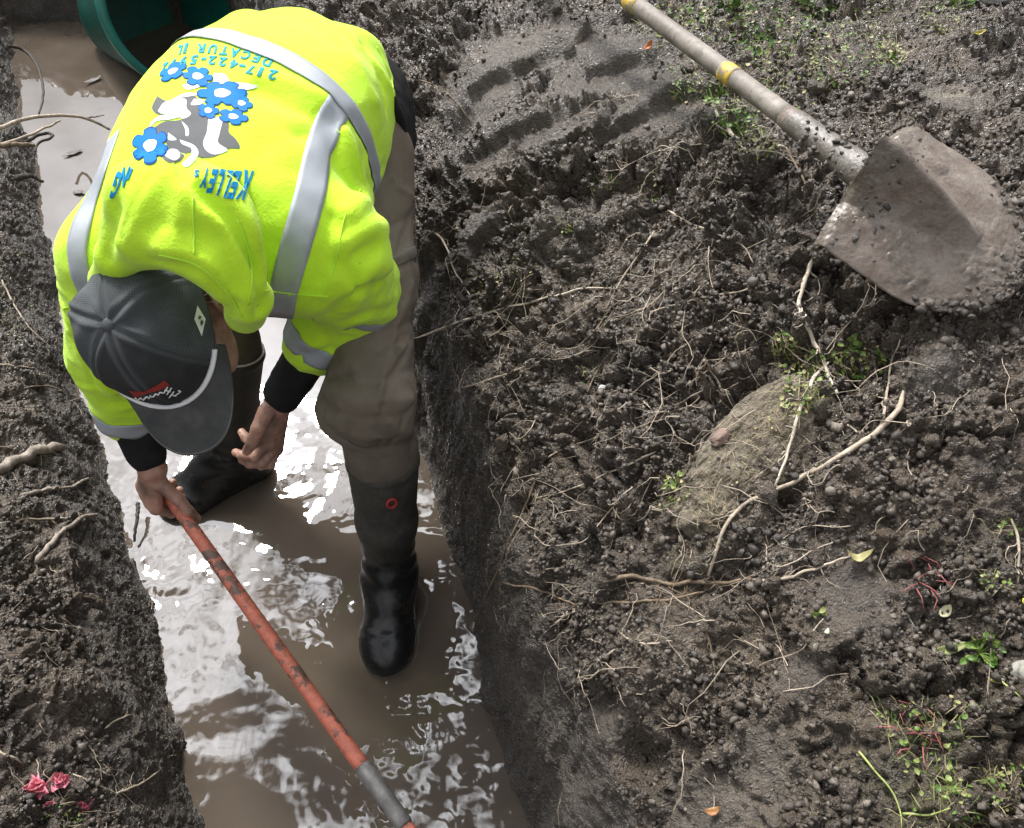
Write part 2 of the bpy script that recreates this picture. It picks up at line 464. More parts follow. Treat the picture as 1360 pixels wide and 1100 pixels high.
# the sod slab
s0, s1 = spot(1060, 535), spot(935, 690)
ab = (s1 - s0)[:2]; L2 = ab @ ab; tt = np.clip(((xq - s0[0]) * ab[0] + (yq - s0[1]) * ab[1]) / L2, 0, 1)
ds = np.hypot(xq - s0[0] - tt * ab[0], yq - s0[1] - tt * ab[1])
slab = sstep(0.075, 0.05, ds + 0.012 * vnoise(Q, 30, 51))
d += slab * 0.012 - sstep(0.03, 0.0, np.abs(ds - 0.085)) * 0.012
d *= 1 - 0.30 * water_edge
d -= bed * 0.01
Pn = P0.copy(); Pn[idx] = Q + nq * d[:, None]
far_ = np.nonzero(~near)[0]
Pn[far_, 2] += 0.04 * fbm(P0[far_], 1.3, 3, seed=61)
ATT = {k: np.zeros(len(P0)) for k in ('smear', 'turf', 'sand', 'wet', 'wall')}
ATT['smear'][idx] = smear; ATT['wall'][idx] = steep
ATT['wet'][idx] = np.clip(sstep(0.16, 0.02, zq) + 0.5 * smear, 0, 1)
turf = slab.copy() * sstep(-0.5, 0.2, fbm(Q, 25, 3, seed=71))
for px, py, r in [(1010, 60, .12), (930, 120, .08), (1100, 100, .09), (980, 170, .06), (1060, 480, .05), (1250, 1060, .12), (1290, 880, .07), (1330, 980, .08), (640, 380, .05), (1260, 770, .05), (850, 110, .04), (20, 420, .12), (1060, 20, .2), (1180, 10, .2)]:
    turf = np.maximum(turf, blob(px, py, r) * sstep(-0.35, 0.35, fbm(Q, 22, 3, seed=72)))
ATT['turf'][idx] = turf * (.45 + .4 * sstep(-.2, .3, fbm(Q, 40, 2, seed=76)))
ATT['sand'][idx] = blob(1265, 125, .035, .03) * sstep(-0.4, 0.3, fbm(Q, 30, 3, seed=73)) + 0.12 * blob(1000, 1010, .12, .1) + 0.1 * blob(700, 80, .2, .12) + .2 * blob(930, 860, .1, .06) * sstep(-.3, .3, fbm(Q, 20, 2, seed=74))

m = NT('wet dark soil')
n1 = m.noise(28, 6, 0.6); n2 = m.noise(160, 5, 0.65); n3 = m.noise(6, 3)
soil = m.ramp(n1, [(0.25, (.032, .0235, .0165)), (0.5, (.080, .061, .0445)), (0.78, (.185, .150, .114))])
soil = m.mix(m.fr(n2, .45, .75, 0, .55), soil, (.036, .030, .024))
soil = m.mix(m.fr(m.noise(210, 4, .65), .58, .74, 0, .6), soil, (.24, .20, .16))
soil = m.mix(m.fr(n3, .4, .65, 0, .45), soil, (.125, .088, .055))
soil = m.mix(m.math('MULTIPLY', m.attr('smear'), .7), soil, m.ramp(m.noise(60, 4), [(0.3, (.070, .057, .046)), (0.7, (.15, .127, .104))]))
soil = m.mix(m.math('MULTIPLY', m.attr('turf'), .75), soil, m.ramp(m.noise(120, 5), [(0.3, (.030, .026, .015)), (0.55, (.085, .078, .034)), (0.75, (.17, .15, .08))]))
soil = m.mix(m.math('MULTIPLY', m.attr('sand'), .85), soil, m.ramp(n1, [(0.3, (.2, .17, .12)), (0.7, (.42, .36, .26))]))
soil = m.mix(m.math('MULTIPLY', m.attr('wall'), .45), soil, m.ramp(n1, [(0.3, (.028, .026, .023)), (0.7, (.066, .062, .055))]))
soil = m.mix(m.math('MULTIPLY', m.attr('wet'), .35), soil, (.03, .025, .02))
rgh = m.fr(n2, .38, .66, .17, .60)
m.set(Base_Color=soil, Roughness=rgh, Specular_IOR_Level=0.75)
wn = m.n('ShaderNodeTexNoise'); wn.inputs['Scale'].default_value = 90; m.link(m.co, wn.inputs['Vector'])
wm = m.n('ShaderNodeMix', data_type='RGBA', blend_type='LINEAR_LIGHT'); wm.inputs[0].default_value = .006; m.link(m.co, wm.inputs[6]); m.link(wn.outputs['Color'], wm.inputs[7])
def vo(sc):
    x = m.n('ShaderNodeTexVoronoi'); x.inputs['Scale'].default_value = sc; m.link(wm.outputs[2], x.inputs['Vector']); return x.outputs['Distance']
gr = m.math('SUBTRACT', 1.0, m.math('ADD', m.math('MULTIPLY', vo(150), .8), m.math('MULTIPLY', vo(330), .45)))
gr = m.math('MULTIPLY', gr, m.fr(m.attr('smear'), .2, .8, 1.0, .6))
m.bump(m.math('ADD', m.math('ADD', gr, m.math('MULTIPLY', m.noise(420, 4, .65), .5)), m.math('MULTIPLY', m.noise(1100, 3), .25)), 0.0065, 1.0)
SOIL = m.m
m = NT('soil crumb')
isl = m.n('ShaderNodeNewGeometry').outputs['Random Per Island']
c = m.ramp(isl, [(0, (.026, .020, .015)), (.5, (.070, .054, .040)), (.86, (.135, .110, .086)), (1, (.23, .195, .155))])
c = m.mix(m.fr(m.noise(300, 4), .4, .7, 0, .6), c, (.04, .033, .027))
m.set(Base_Color=c, Roughness=m.fr(m.noise(120, 3), .35, .65, .18, .6), Specular_IOR_Level=.75); m.bump(m.noise(700, 4, .65), .002, .8)
CRUMB = m.m
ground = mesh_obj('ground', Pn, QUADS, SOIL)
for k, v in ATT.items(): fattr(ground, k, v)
tag(ground, 'dark wet dug soil of the trench walls and banks', kind='structure')
GB = coarse_bvh(Pn, 2)
GN = normals(Pn)

# ------------------------------------------------------------------ loose crumbs of soil (uncountable)
def ico(sub):
    bm = bmesh.new(); bmesh.ops.create_icosphere(bm, subdivisions=sub, radius=1.0); bm.verts.ensure_lookup_table()
    v = np.array([q.co for q in bm.verts]); f = np.array([[w.index for w in q.verts] for q in bm.faces]); bm.free(); return v, f
def lumps(name, centres, radii, sub, mat, seed, squash=0.75):
    v, f = ico(sub); nv = len(v); var = []
    for k in range(8):
        q = v + k * 7.3
        rad_ = np.full(nv, 1.25); r8 = np.random.default_rng(seed + 900 + k)
        for _ in range(9):
            pn_ = r8.normal(size=3); pn_ /= np.linalg.norm(pn_); rad_ = np.minimum(rad_, r8.uniform(.5, .95) / np.maximum(v @ pn_, .05))
        var.append(v * rad_[:, None] * (1 + 0.40 * fbm(q, 0.9, 2, seed=seed + k) + 0.20 * vnoise(q, 2.1, seed + 20 + k) + (0.2 * vnoise(q, 4.6, seed + 40 + k) if sub > 1 else 0))[:, None])
    var = np.array(var); n = len(centres); r = np.random.default_rng(seed)
    ax = r.normal(size=(n, 4)); ax /= np.linalg.norm(ax, axis=1)[:, None]; w, x, y, z = ax.T
    R = np.stack([np.stack([1 - 2 * (y * y + z * z), 2 * (x * y - z * w), 2 * (x * z + y * w)], -1),
                  np.stack([2 * (x * y + z * w), 1 - 2 * (x * x + z * z), 2 * (y * z - x * w)], -1),
                  np.stack([2 * (x * z - y * w), 2 * (y * z + x * w), 1 - 2 * (x * x + y * y)], -1)], 1)
    sc = np.stack([r.uniform(.75, 1.25, n), r.uniform(.7, 1.2, n), r.uniform(squash - .15, squash + .15, n)], 1)
    V = np.einsum('nij,nkj->nki', R, var[r.integers(0, 8, n)] * sc[:, None, :]) * radii[:, None, None] + centres[:, None, :]
    F = (f[None] + (np.arange(n) * nv)[:, None, None]).reshape(-1, 3)
    return mesh_obj(name, V.reshape(-1, 3), F, mat, smooth=sub > 1)
wgt = np.zeros(len(P0))
vis = (yq > 0.15) & (yq < 3.0) & (xq > -1.7) & (xq < 1.75)
area = np.linalg.norm(np.cross(np.gradient(Pn.reshape(NR, NC, 3), axis=1), np.gradient(Pn.reshape(NR, NC, 3), axis=0)), axis=2).reshape(-1)
wgt[idx] = vis * area[idx] * (crumb ** 2) * (1 - bed) * sstep(0.01, 0.06, zq) * (1 - 0.97 * steep) * sstep(-0.3, 0.3, fbm(Q, 6, 2, seed=81)) / (0.5 + yq)
wgt /= wgt.sum()
pick = RNG.choice(len(P0), 70000, p=wgt)
rad = np.clip(np.exp(RNG.normal(math.log(0.0031), 0.45, len(pick))), .0014, .009)
cr = lumps('soil_crumbs', Pn[pick] + GN[pick] * (rad * 0.25)[:, None], rad, 1, CRUMB, 100)
tag(cr, 'loose crumbs of dark soil scattered over the banks', kind='stuff')
pick = RNG.choice(len(P0), 1500, p=wgt)
rad = np.clip(np.exp(RNG.normal(math.log(0.0088), 0.36, len(pick))), .005, .02)
cl = lumps('soil_clods', Pn[pick] + GN[pick] * (rad * 0.05)[:, None], rad, 3, SOIL, 200)
tag(cl, 'bigger clods of dark soil lying over the dug banks', kind='stuff')

# ------------------------------------------------------------------ muddy water
wx = np.linspace(0, 1, 240); WYS = np.concatenate([np.linspace(-1.0, 0.2, 30)[:-1], np.linspace(0.2, 1.6, 420)[:-1], np.linspace(1.6, 4.2, 260)])
xa = XL(WYS) - 0.12; xb = XR(WYS) + 0.10
WX = xa[:, None] + (xb - xa)[:, None] * wx[None]; WYY = np.repeat(WYS[:, None], 240, 1)
W = np.stack([WX.ravel(), WYY.ravel(), np.zeros(WX.size)], 1)
calm = sstep(1.75, 1.25, W[:, 1]) * 0.93 + 0.07
patch = 0.35 + 0.65 * sstep(-0.25, 0.35, fbm(W, 2.6, 2, seed=91))
legs = np.zeros(len(W))
for cx, cy in ((-0.27, 0.80), (-0.72, 1.2)):
    rr = np.hypot(W[:, 0] - cx, W[:, 1] - cy); legs += np.exp(-(rr / 0.3) ** 2) * np.sin(rr * 95 + 2.2 * vnoise(W, 9, 92)) * 0.00022
wv = 0.0075 * fbm(W * [1, 1.35, 1], 6.5, 3, 0.42, seed=93) + 0.0011 * vnoise(W, 22, 95) + 0.0005 * vnoise(W, 60, 96)
W[:, 2] = (wv * patch + legs) * calm
r_, c_ = WX.shape; g = np.arange(r_ * c_).reshape(r_, c_)
m = NT('muddy water')
nz = m.noise(5, 4)
m.set(Base_Color=m.ramp(nz, [(0.3, (.070, .054, .041)), (0.7, (.095, .076, .058))]), Roughness=0.015, IOR=1.52, Specular_IOR_Level=0.5)
water = mesh_obj('water', W, np.stack([g[:-1, :-1], g[:-1, 1:], g[1:, 1:], g[1:, :-1]], -1).reshape(-1, 4), m.m)
tag(water, 'brown muddy water standing in the trench', kind='structure')
# ================================================================== THE WORKER
BASE = np.array([-0.45, 1.0, 0.0])
R3, U3, N3 = RGT, UPV, -FWD
def ruv(a, b, c): return unit(a * R3 + b * U3 + c * N3)
# --- joints, read off the photo and checked against human proportions
L_HIP = np.array([-0.315, 1.33, 0.84]); R_HIP = np.array([-0.54, 1.44, 0.85])
L_KNEE = at_depth(489, 530, 1.44); L_ANK = np.array([-0.270, 0.865, 0.10]); L_TOE = np.array([-0.272, 0.715, 0.015])
R_ANK = at_depth(305, 597, 1.93); R_BTOP = at_depth(309, 463, 1.74); R_KNEE = at_depth(282, 412, 1.71)
R_TOE = R_ANK + unit([-0.86, -0.5, 0]) * 0.15; R_TOE[2] = 0.02
L_BTOP = at_depth(508, 606, 1.53)
HC = np.array([-0.405, 1.40, 0.875]); MID = np.array([-0.42, 1.15, 0.915]); NK = np.array([-0.452, 0.93, 0.90])
L_SH = at_depth(432, 335, 1.22); L_EL = at_depth(468, 386, 1.40); L_SE = at_depth(420, 455, 1.455); L_WR = at_depth(370, 532, 1.515)
R_SH = at_depth(160, 345, 1.20); R_EL = at_depth(158, 470, 1.37); R_SE = at_depth(172, 545, 1.47)
POLE0 = at_depth(204, 630, 1.595); POLE1 = at_depth(536, 1095, 1.27); PD = unit(POLE1 - POLE0)
GRIP = POLE0 + PD * 0.045
hd_r = np.array([-0.38, -0.11, -0.88]); hd_r = unit(hd_r - PD * (hd_r @ PD)); hn_r = np.cross(PD, hd_r)
R_WR = GRIP - hn_r * 0.030 - hd_r * 0.074
# --- head frame
HU = ruv(-0.12, -0.04, 0.99); HF = ruv(0.26, -0.965, 0.0); HF = unit(HF - HU * (HF @ HU)); HL = np.cross(HU, HF)
HEAD = at_depth(203, 442, 1.10)
HM = np.stack([HF, HL, HU], 1)
def hp(f, l, u): return HEAD + HF * f + HL * l + HU * u

def hand_parts(wr, d, n, s, curl, thumb, k=1.0):
    """joints of a hand: d wrist to knuckles, n out of the palm, s towards the thumb side"""
    kn = [(0.088, 0.030), (0.093, 0.009), (0.088, -0.012), (0.079, -0.031)]
    ln = [(.045, .027, .021), (.050, .031, .022), (.046, .029, .022), (.036, .021, .019)]
    fr = [.0098, .0100, .0094, .0084]
    F = []
    for i in range(4):
        p = wr + d * kn[i][0] * k + s * kn[i][1] * k; ang = 0; pts = [p]
        dd = unit(d + s * (0.05 * (1.5 - i)))
        for j in range(3):
            ang += curl[i][j]; v = dd * math.cos(ang) + n * math.sin(ang); p = p + v * ln[i][j] * k; pts.append(p)
        F.append((pts, [fr[i] * 1.08 * k, fr[i] * k, fr[i] * 0.92 * k, fr[i] * 0.78 * k]))
    base = wr + d * 0.022 * k + s * 0.024 * k + n * 0.006 * k
    tp = [base]
    for v, L in zip(thumb, (.044, .033, .027)): tp.append(tp[-1] + unit(v[0] * d + v[1] * n + v[2] * s) * L * k)
    return wr, [f[0][0] for f in F], F, (tp, [.015 * k, .0122 * k, .0108 * k, .0086 * k])
def hand_sdf(p, H):
    wr, kn, F, T = H
    palm = None
    for q in kn:
        e = cone(p, wr, q, .0175, .0128); palm = e if palm is None else smin(palm, e, 0.016)
    d = palm
    for pts, r in F:
        f = None
        for i in range(3):
            e = cone(p, pts[i], pts[i + 1], r[i], r[i + 1]); f = e if f is None else smin(f, e, 0.002)
        for i in (1, 2):                                   # knuckle swell
            f = smin(f, np.linalg.norm(p - pts[i], axis=1) - r[i] * 1.1, 0.003)
        d = smin(d, f, 0.005)
    t = chain(p, T[0], T[1], 0.004)
    return smin(d, t, 0.007)
dl = unit(at_depth(360, 604, 1.575) - L_WR); nl = unit(-R3 * 0.95 + N3 * -0.15 + U3 * 0.1); nl = unit(nl - dl * (nl @ dl)); sl_ = np.cross(nl, dl)
J = lambda *q: [at_depth(*a) for a in q]
HAND_L = (L_WR, J((352, 574, 1.525), (357, 587, 1.54), (363, 596, 1.555), (368, 597, 1.575)),
          [(J((352, 574, 1.525), (336, 590, 1.545), (327, 582, 1.575), (321, 574, 1.585)), [.0108, .0100, .0092, .0080]),
           (J((357, 587, 1.54), (339, 606, 1.54), (322, 605, 1.56), (313, 601, 1.572)), [.0110, .0102, .0094, .0082]),
           (J((363, 596, 1.555), (349, 616, 1.55), (332, 616, 1.562), (321, 611, 1.575)), [.0106, .0098, .0090, .0078]),
           (J((368, 597, 1.575), (359, 617, 1.58), (347, 619, 1.59), (338, 616, 1.60)), [.0096, .0088, .0080, .0070])],
          (J((354, 546, 1.495), (343, 569, 1.485), (335, 588, 1.50), (328, 599, 1.515)), [.0165, .0132, .0118, .0092]))
HAND_R = hand_parts(R_WR, hd_r, hn_r, PD, [(.85, 1.4, 1.0), (.9, 1.4, 1.0), (.9, 1.4, 1.0), (.95, 1.4, 1.05)], [(.45, .45, .75), (.55, .35, .7), (.7, .5, .35)], 0.98)

def body_sdf(p):
    # trunk, slim under the clothes
    d = smin(cone(p, HC + [0, 0, -.01], MID, .12, .11), cone(p, MID, NK, .11, .09), .05)
    d = smin(d, cone(p, R_SH, L_SH, .055, .055), .06)
    d = smin(d, cone(p, L_HIP, R_HIP, .085, .085), .05)
    nb = NK + [0.0, 0.0, 0.0]
    d = smin(d, cone(p, nb, HEAD - HU * .06 - HF * .03, .07, .058), .03)
    for a, b, c_, e in ((L_HIP, L_KNEE, L_BTOP, L_ANK), (R_HIP, R_KNEE, R_BTOP, R_ANK)):
        d = smin(d, chain(p, [a, b, c_, e], [.075, .052, .042, .024], .02), .03)
    d = smin(d, cone(p, L_ANK - [0, 0, .06], L_TOE, .022, .02), .01); d = smin(d, cone(p, R_ANK - [0, 0, .075], R_TOE, .022, .02), .01)
    d = smin(d, chain(p, [L_SH, L_EL, L_SE, L_WR], [.05, .04, .034, .025], .02), .03)
    d = smin(d, chain(p, [R_SH, R_EL, R_SE, R_WR], [.05, .04, .034, .025], .02), .03)
    # head
    h = ell(p, hp(-.006, 0, .004), (.090, .073, .086), HM)
    h = smin(h, ell(p, hp(.038, 0, -.062), (.050, .052, .055), HM), .035)      # face
    h = smin(h, ell(p, hp(.060, 0, -.112), (.026, .030, .020), HM), .025)        # chin
    for s in (-1, 1):
        h = smin(h, ell(p, hp(.028, s * .050, -.092), (.042, .016, .032), HM), .02)   # jaw
        h = smin(h, ell(p, hp(.068, s * .042, -.060), (.022, .022, .024), HM), .015)  # cheek
        h = smax(h, -ell(p, hp(.098, s * .031, -.014), (.012, .017, .010), HM), .012)  # eye socket
        h = smin(h, np.linalg.norm(p - hp(.080, s * .031, -.016), axis=1) - .0125, .002)
        e = ell(p, hp(-.020, s * .095, -.040), (.019, .010, .032), HM)              # ear
        e = smax(e, -ell(p, hp(-.014, s * .106, -.036), (.010, .006, .019), HM), .004)
        e = smin(e, cone(p, hp(-.014, s * .07, -.036), hp(-.018, s * .088, -.036), .016, .010), .006)
        e = smin(e, ell(p, hp(-.020, s * .090, -.066), (.009, .006, .010), HM), .006)
        h = smin(h, e, .006)
    h = smin(h, cone(p, hp(.094, 0, -.02), hp(.112, 0, -.052), .008, .0125), .01)  # nose
    h = smin(h, ell(p, hp(.088, 0, -.083), (.012, .024, .009), HM), .006)          # mouth
    h = smax(h, -ell(p, hp(.103, 0, -.083), (.012, .022, .0018), HM), .003)
    d = smin(d, h, .02)
    d = smin(d, hand_sdf(p, HAND_L), .008); d = smin(d, hand_sdf(p, HAND_R), .008)
    return d

# --- skin: ruddy, muddy hands
m = NT('skin')
nz = m.noise(60, 5); n2 = m.noise(220, 4); n3 = m.noise(22, 3)
c = m.ramp(nz, [(0.3, (.32, .16, .115)), (0.7, (.46, .27, .205))])
c = m.mix(m.fr(n3, .42, .66, 0, .8), c, (.10, .066, .045))
m.set(Base_Color=c, Roughness=m.fr(n2, .3, .7, .38, .6), Subsurface_Weight=0.12, Subsurface_Radius=(.02, .008, .004), Subsurface_Scale=0.3)
m.bump(n2, 0.0012, 0.7)
person = sdf_obj('person', body_sdf, (-0.95, 0.55, -0.08), (-0.08, 1.62, 1.2), 0.0024, m.m, 0.004)
person.location = BASE
co_ = np.empty(len(person.data.vertices) * 3, dtype=np.float32); person.data.vertices.foreach_get('co', co_)
person.data.vertices.foreach_set('co', (co_.reshape(-1, 3) - BASE).astype(np.float32).ravel()); person.data.update()
tag(person, 'worker in a lime yellow hooded jacket and grey cap bent over in the muddy trench', 'person')
def wear(name, mat, f, lo, hi, h, margin=0.0):
    return hang(sdf_obj(name, f, lo, hi, h, mat, margin), person)
HAND_R_TH = HAND_R[3][0]

# ------------------------------------------------------------------ jacket
AX = unit(NK - HC); LAT = unit(np.array([1.0, -0.16, 0.0]) - AX * (np.array([1.0, -0.16, 0]) @ AX)); NRM = np.cross(AX, LAT) ; NRM = NRM if NRM[2] > 0 else -NRM
LEN = np.linalg.norm(NK - HC)
def torso(p, grow=0.0, s0=-0.27, s1=1.06):
    q = p - HC; s = q @ AX / LEN; l = q @ LAT; n = q @ NRM
    cz = 0.035 * np.sin(np.clip(s, 0, 1) * math.pi)                # rounded back
    cl = np.interp(s, [-.2, 0, .5, 1.0], [-.004, -.006, -.004, .005])
    rl = np.interp(s, [-.3, 0, .25, .6, .9, 1.1], [.19, .203, .206, .200, .190, .16]) + grow
    rn = np.interp(s, [-.3, 0, .25, .6, .9, 1.1], [.155, .170, .163, .142, .125, .10]) + grow
    e = ((np.abs(l - cl) / rl) ** 2.5 + (np.abs(n - cz) / rn) ** 2.5 + 1e-9) ** (1 / 2.5)
    d = (e - 1) * np.minimum(rl, rn)
    return smax(smax(d, (s0 - s) * LEN, 0.12), (s - s1) * LEN, 0.06)
HOOD_RIM = [at_depth(*q) for q in [(140, 372, 1.09), (158, 342, 1.02), (195, 318, .975), (240, 322, .955), (284, 346, .965), (318, 376, .995), (330, 398, 1.03), (326, 416, 1.09)]]
HOOD_C = at_depth(246, 284, .970)
HB = np.stack([unit(R3 * .93 - U3 * .35), unit(R3 * .35 + U3 * .93), N3], 1)
def jacket0(p):
    d = torso(p)
    sl = chain(p, [L_SH, L_EL, L_SE], [.098, .080, .060], .03)
    sr = chain(p, [R_SH, R_EL, R_SE], [.088, .074, .058], .03)
    d = smin(d, sl, .035); d = smin(d, sr, .035)
    hood = ell(p, HOOD_C, (.098, .070, .048), HB)
    hood = smin(hood, ell(p, at_depth(300, 350, 1.0), (.042, .042, .033), HB), .03)
    hood = smin(hood, ell(p, at_depth(190, 306, 1.0), (.055, .045, .03), HB), .03)
    hood = smin(hood, chain(p, HOOD_RIM, [.022, .026, .028, .029, .030, .030, .030, .028], .012), .016)
    d = smin(d, hood, .004)
    return d
jv, jq = iso(jacket0, (-0.95, 0.70, 0.45), (-0.05, 1.70, 1.25), 0.012, 0.01)
JB0 = BVHTree.FromPolygons(jv.tolist(), jq.tolist())
def fold(px, amp, w, n=None):
    q = drape(JB0, px, 0, n); return (q[::2] if len(q) > 6 else q, amp, w)
FOLDS = [fold(*a) for a in [
    ([(236, 216), (246, 240), (268, 264), (300, 288), (326, 330), (342, 372), (344, 420)], -.016, .008),
    ([(228, 220), (238, 248), (262, 274), (294, 300), (316, 338), (330, 376), (333, 420)], .009, .010),
    ([(218, 226), (196, 250), (176, 285), (160, 322)], -.007, .010), ([(300, 340), (312, 372), (316, 405)], -.007, .009),
    ([(205, 348), (262, 362), (300, 395), (312, 428)], -.006, .007),
    ([(258, 214), (262, 236), (262, 250)], -.010, .008),
    ([(282, 232), (262, 244), (244, 262), (236, 300)], .009, .012),
    ([(272, 236), (300, 262), (330, 300), (345, 350)], .009, .014),
    ([(215, 230), (180, 280), (160, 320)], .008, .018),
    ([(255, 262), (256, 300), (258, 335)], .0035, .004),
    ([(340, 118), (390, 140), (432, 158)], -.012, .020), ([(340, 100), (380, 108), (430, 130)], .006, .016),
    ([(400, 178), (430, 168), (450, 160)], -.010, .014),
    ([(458, 175), (470, 205), (482, 250)], .009, .010), ([(440, 185), (455, 225), (478, 255)], -.014, .012), ([(470, 160), (492, 200), (500, 240)], -.010, .010),
    ([(500, 258), (480, 268), (462, 285)], .014, .014), ([(508, 300), (480, 310), (455, 330)], .011, .016), ([(500, 325), (470, 340)], -.012, .012),
    ([(515, 350), (490, 360), (462, 400)], .012, .016), ([(505, 378), (470, 392), (440, 420)], -.016, .013), ([(528, 416), (480, 422), (440, 436)], .014, .012),
    ([(522, 395), (500, 402)], .008, .012), ([(450, 350), (470, 372), (478, 392)], -.010, .012),
    ([(440, 290), (432, 330), (425, 372)], -.007, .010), ([(360, 440), (388, 448), (420, 452)], .008, .012), ([(440, 462), (415, 470), (395, 468)], -.009, .008),
    ([(352, 388), (400, 392), (440, 396)], .003, .004), ([(84, 408), (108, 400)], .003, .004),
    ([(480, 60), (505, 100), (515, 150)], -.008, .012), ([(465, 48), (498, 84), (524, 130)], .006, .012), ([(440, 40), (470, 80), (500, 140)], .006, .02), ([(300, 14), (380, 16), (450, 40)], .004, .02),
    ([(110, 470), (130, 500), (150, 520)], .012, .012), ([(100, 440), (118, 480), (128, 520)], -.010, .010), ([(130, 450), (150, 490)], .008, .012),
    ([(200, 305), (230, 296), (290, 318)], -.006, .02), ([(205, 330), (270, 345), (315, 395)], .004, .006),
    ([(155, 280), (145, 320), (140, 350)], -.010, .014), ([(350, 190), (340, 240), (345, 300)], -.004, .03), ([(200, 110), (170, 180), (150, 240)], .004, .03)]]
def jacket(p):
    d = jacket0(p)
    m_ = np.abs(d) < 0.05
    q = p[m_]; e = np.zeros(len(q))
    for pts, a, w_ in FOLDS:
        if len(pts) < 2: continue
        lo, hi = pts.min(0) - 3 * w_, pts.max(0) + 3 * w_; a = a * 1.25
        k = ((q > lo) & (q < hi)).all(1)
        if k.any(): e[k] += a * np.exp(-(polydist(q[k], pts) / (w_ * (.75 if a < 0 else .9))) ** (1.15 if a < 0 else 1.5))
    sleeve = sstep(.30, .16, np.minimum(np.linalg.norm(q - L_EL, axis=1), np.linalg.norm(q - R_EL, axis=1)))
    e += 0.0022 * fbm(q, 16, 2, seed=301) + (.25 + sleeve) * 0.010 * (.2 - np.abs(fbm(q * [1, 1, 1.7], 11, 2, seed=302))) * 1.2
    hemz = np.exp(-(((q - HC) @ AX / LEN + .14) / .12) ** 2)
    e += hemz * 0.005 * np.sin(((q - HC) @ LAT) * 60 + 3 * vnoise(q, 6, 303))
    d[m_] = d[m_] - e
    # open cuffs and neck
    return d
m = NT('lime fleece')
nz = m.noise(300, 3); n2 = m.noise(7, 3)
grime = m.noise(14, 5, .6)
c = m.ramp(n2, [(0.3, (.48, .78, .022)), (0.7, (.54, .84, .035))])
c = m.mix(m.fr(grime, .62, .8, 0, .25), c, (.3, .42, .06))
m.set(Base_Color=c, Roughness=0.85, Specular_IOR_Level=0.25, Sheen_Weight=0.15)
spk = m.noise(75, 3, .5); c = m.mix(m.fr(spk, .72, .76, 0, .6), c, (.12, .11, .04)); m.put(m.b.inputs['Base Color'], c)
m.bump(m.math('ADD', m.math('MULTIPLY', nz, .35), m.math('ADD', m.noise(26, 4, .6, 1.2), m.math('MULTIPLY', m.noise(70, 3, .6, 1.5), .4))), 0.0032, 0.55)
LIME = m.m
jk = wear('jacket', LIME, jacket, (-0.95, 0.70, 0.45), (-0.05, 1.70, 1.25), 0.0042, 0.012)
JB = bvh_of(jk)

# --- reflective tape, laid on the cloth
m = NT('reflective tape')
wv_ = m.n('ShaderNodeTexWave'); wv_.inputs['Scale'].default_value = 220; wv_.bands_direction = 'DIAGONAL'; m.link(m.co, wv_.inputs[0])
m.set(Base_Color=m.ramp(m.noise(25, 4), [(0.3, (.29, .315, .345)), (0.7, (.36, .385, .415))]), Roughness=0.5, Metallic=0.1)
m.bump(wv_.outputs['Fac'], 0.0004, 0.4)
TAPE = m.m
PIPING = simple('silver piping', (.5, .52, .5), .5, .1)
def strip(name, centre, normals_, width, mat, bvh, lift=0.0018, cols=7, closed=False, parent=None, wfun=None):
    c = np.asarray(centre); n = len(c)
    t = np.gradient(c, axis=0) if not closed else np.roll(c, -1, 0) - np.roll(c, 1, 0)
    for _ in range(3): t[1:-1] = (t[:-2] + t[1:-1] + t[2:]) / 3
    V, F = [], []
    for i in range(n):
        side = unit(np.cross(normals_[i], t[i])); ww = width * (wfun(i / (n - 1)) if wfun else 1)
        for k in range(cols):
            q = c[i] + side * ww * (k / (cols - 1) - .5)
            l, nn, _, dd = bvh.find_nearest(Vector(q))
            V.append(np.array(l) + np.array(nn) * lift)
    for i in range(n - (0 if closed else 1)):
        j = (i + 1) % n
        for k in range(cols - 1): F.append((i * cols + k, i * cols + k + 1, j * cols + k + 1, j * cols + k))
    o = mesh_obj(name, V, F, mat)
    md = o.modifiers.new('thick', 'SOLIDIFY'); md.thickness = 0.0008; md.offset = 1
    return hang(o, parent or jk)
def hits(bvh, pts, n):
    P_, N_ = [], []
    for x, y in spline(np.array(pts, float), n):
        l, nn = hit(bvh, x, y)
        if l is not None: P_.append(l); N_.append(nn)
    return np.array(P_), np.array(N_)
def smooth_line(c, k=4):
    c = c.copy()
    for _ in range(k): c[1:-1] = .25 * c[:-2] + .5 * c[1:-1] + .25 * c[2:]
    return c
hangj = jk
# waist band: the plane through the places where the photo shows it, all the way round
bp, bn = hits(JB, [(222, 62), (250, 51), (290, 47), (345, 55), (395, 82), (440, 124), (475, 178), (498, 225), (509, 258)], 40)
cen = bp.mean(0); _, _, vt = np.linalg.svd(bp - cen); pn = vt[2]
if pn @ AX < 0: pn = -pn
s_c = (cen - HC) @ AX
axis_pt = HC + AX * s_c; axis_pt = axis_pt - pn * ((axis_pt - cen) @ pn) + NRM * .0
ring = []
e1 = unit(LAT - pn * (LAT @ pn)); e2 = np.cross(pn, e1)
for k in range(150):
    th = 2 * math.pi * k / 150; dr = e1 * math.cos(th) + e2 * math.sin(th)
    o_ = axis_pt + dr * .6
    l, nn, _, _ = JB.ray_cast(Vector(o_), Vector(-dr), .62)
    if l is not None: ring.append((np.array(l), np.array(nn)))
rc = np.array([r[0] for r in ring]); rn_ = np.array([r[1] for r in ring])
for _ in range(3): rc = (np.roll(rc, 1, 0) + 2 * rc + np.roll(rc, -1, 0)) / 4
strip('reflective_tape', rc, rn_, .040, TAPE, JB, lift=.0032, closed=True)
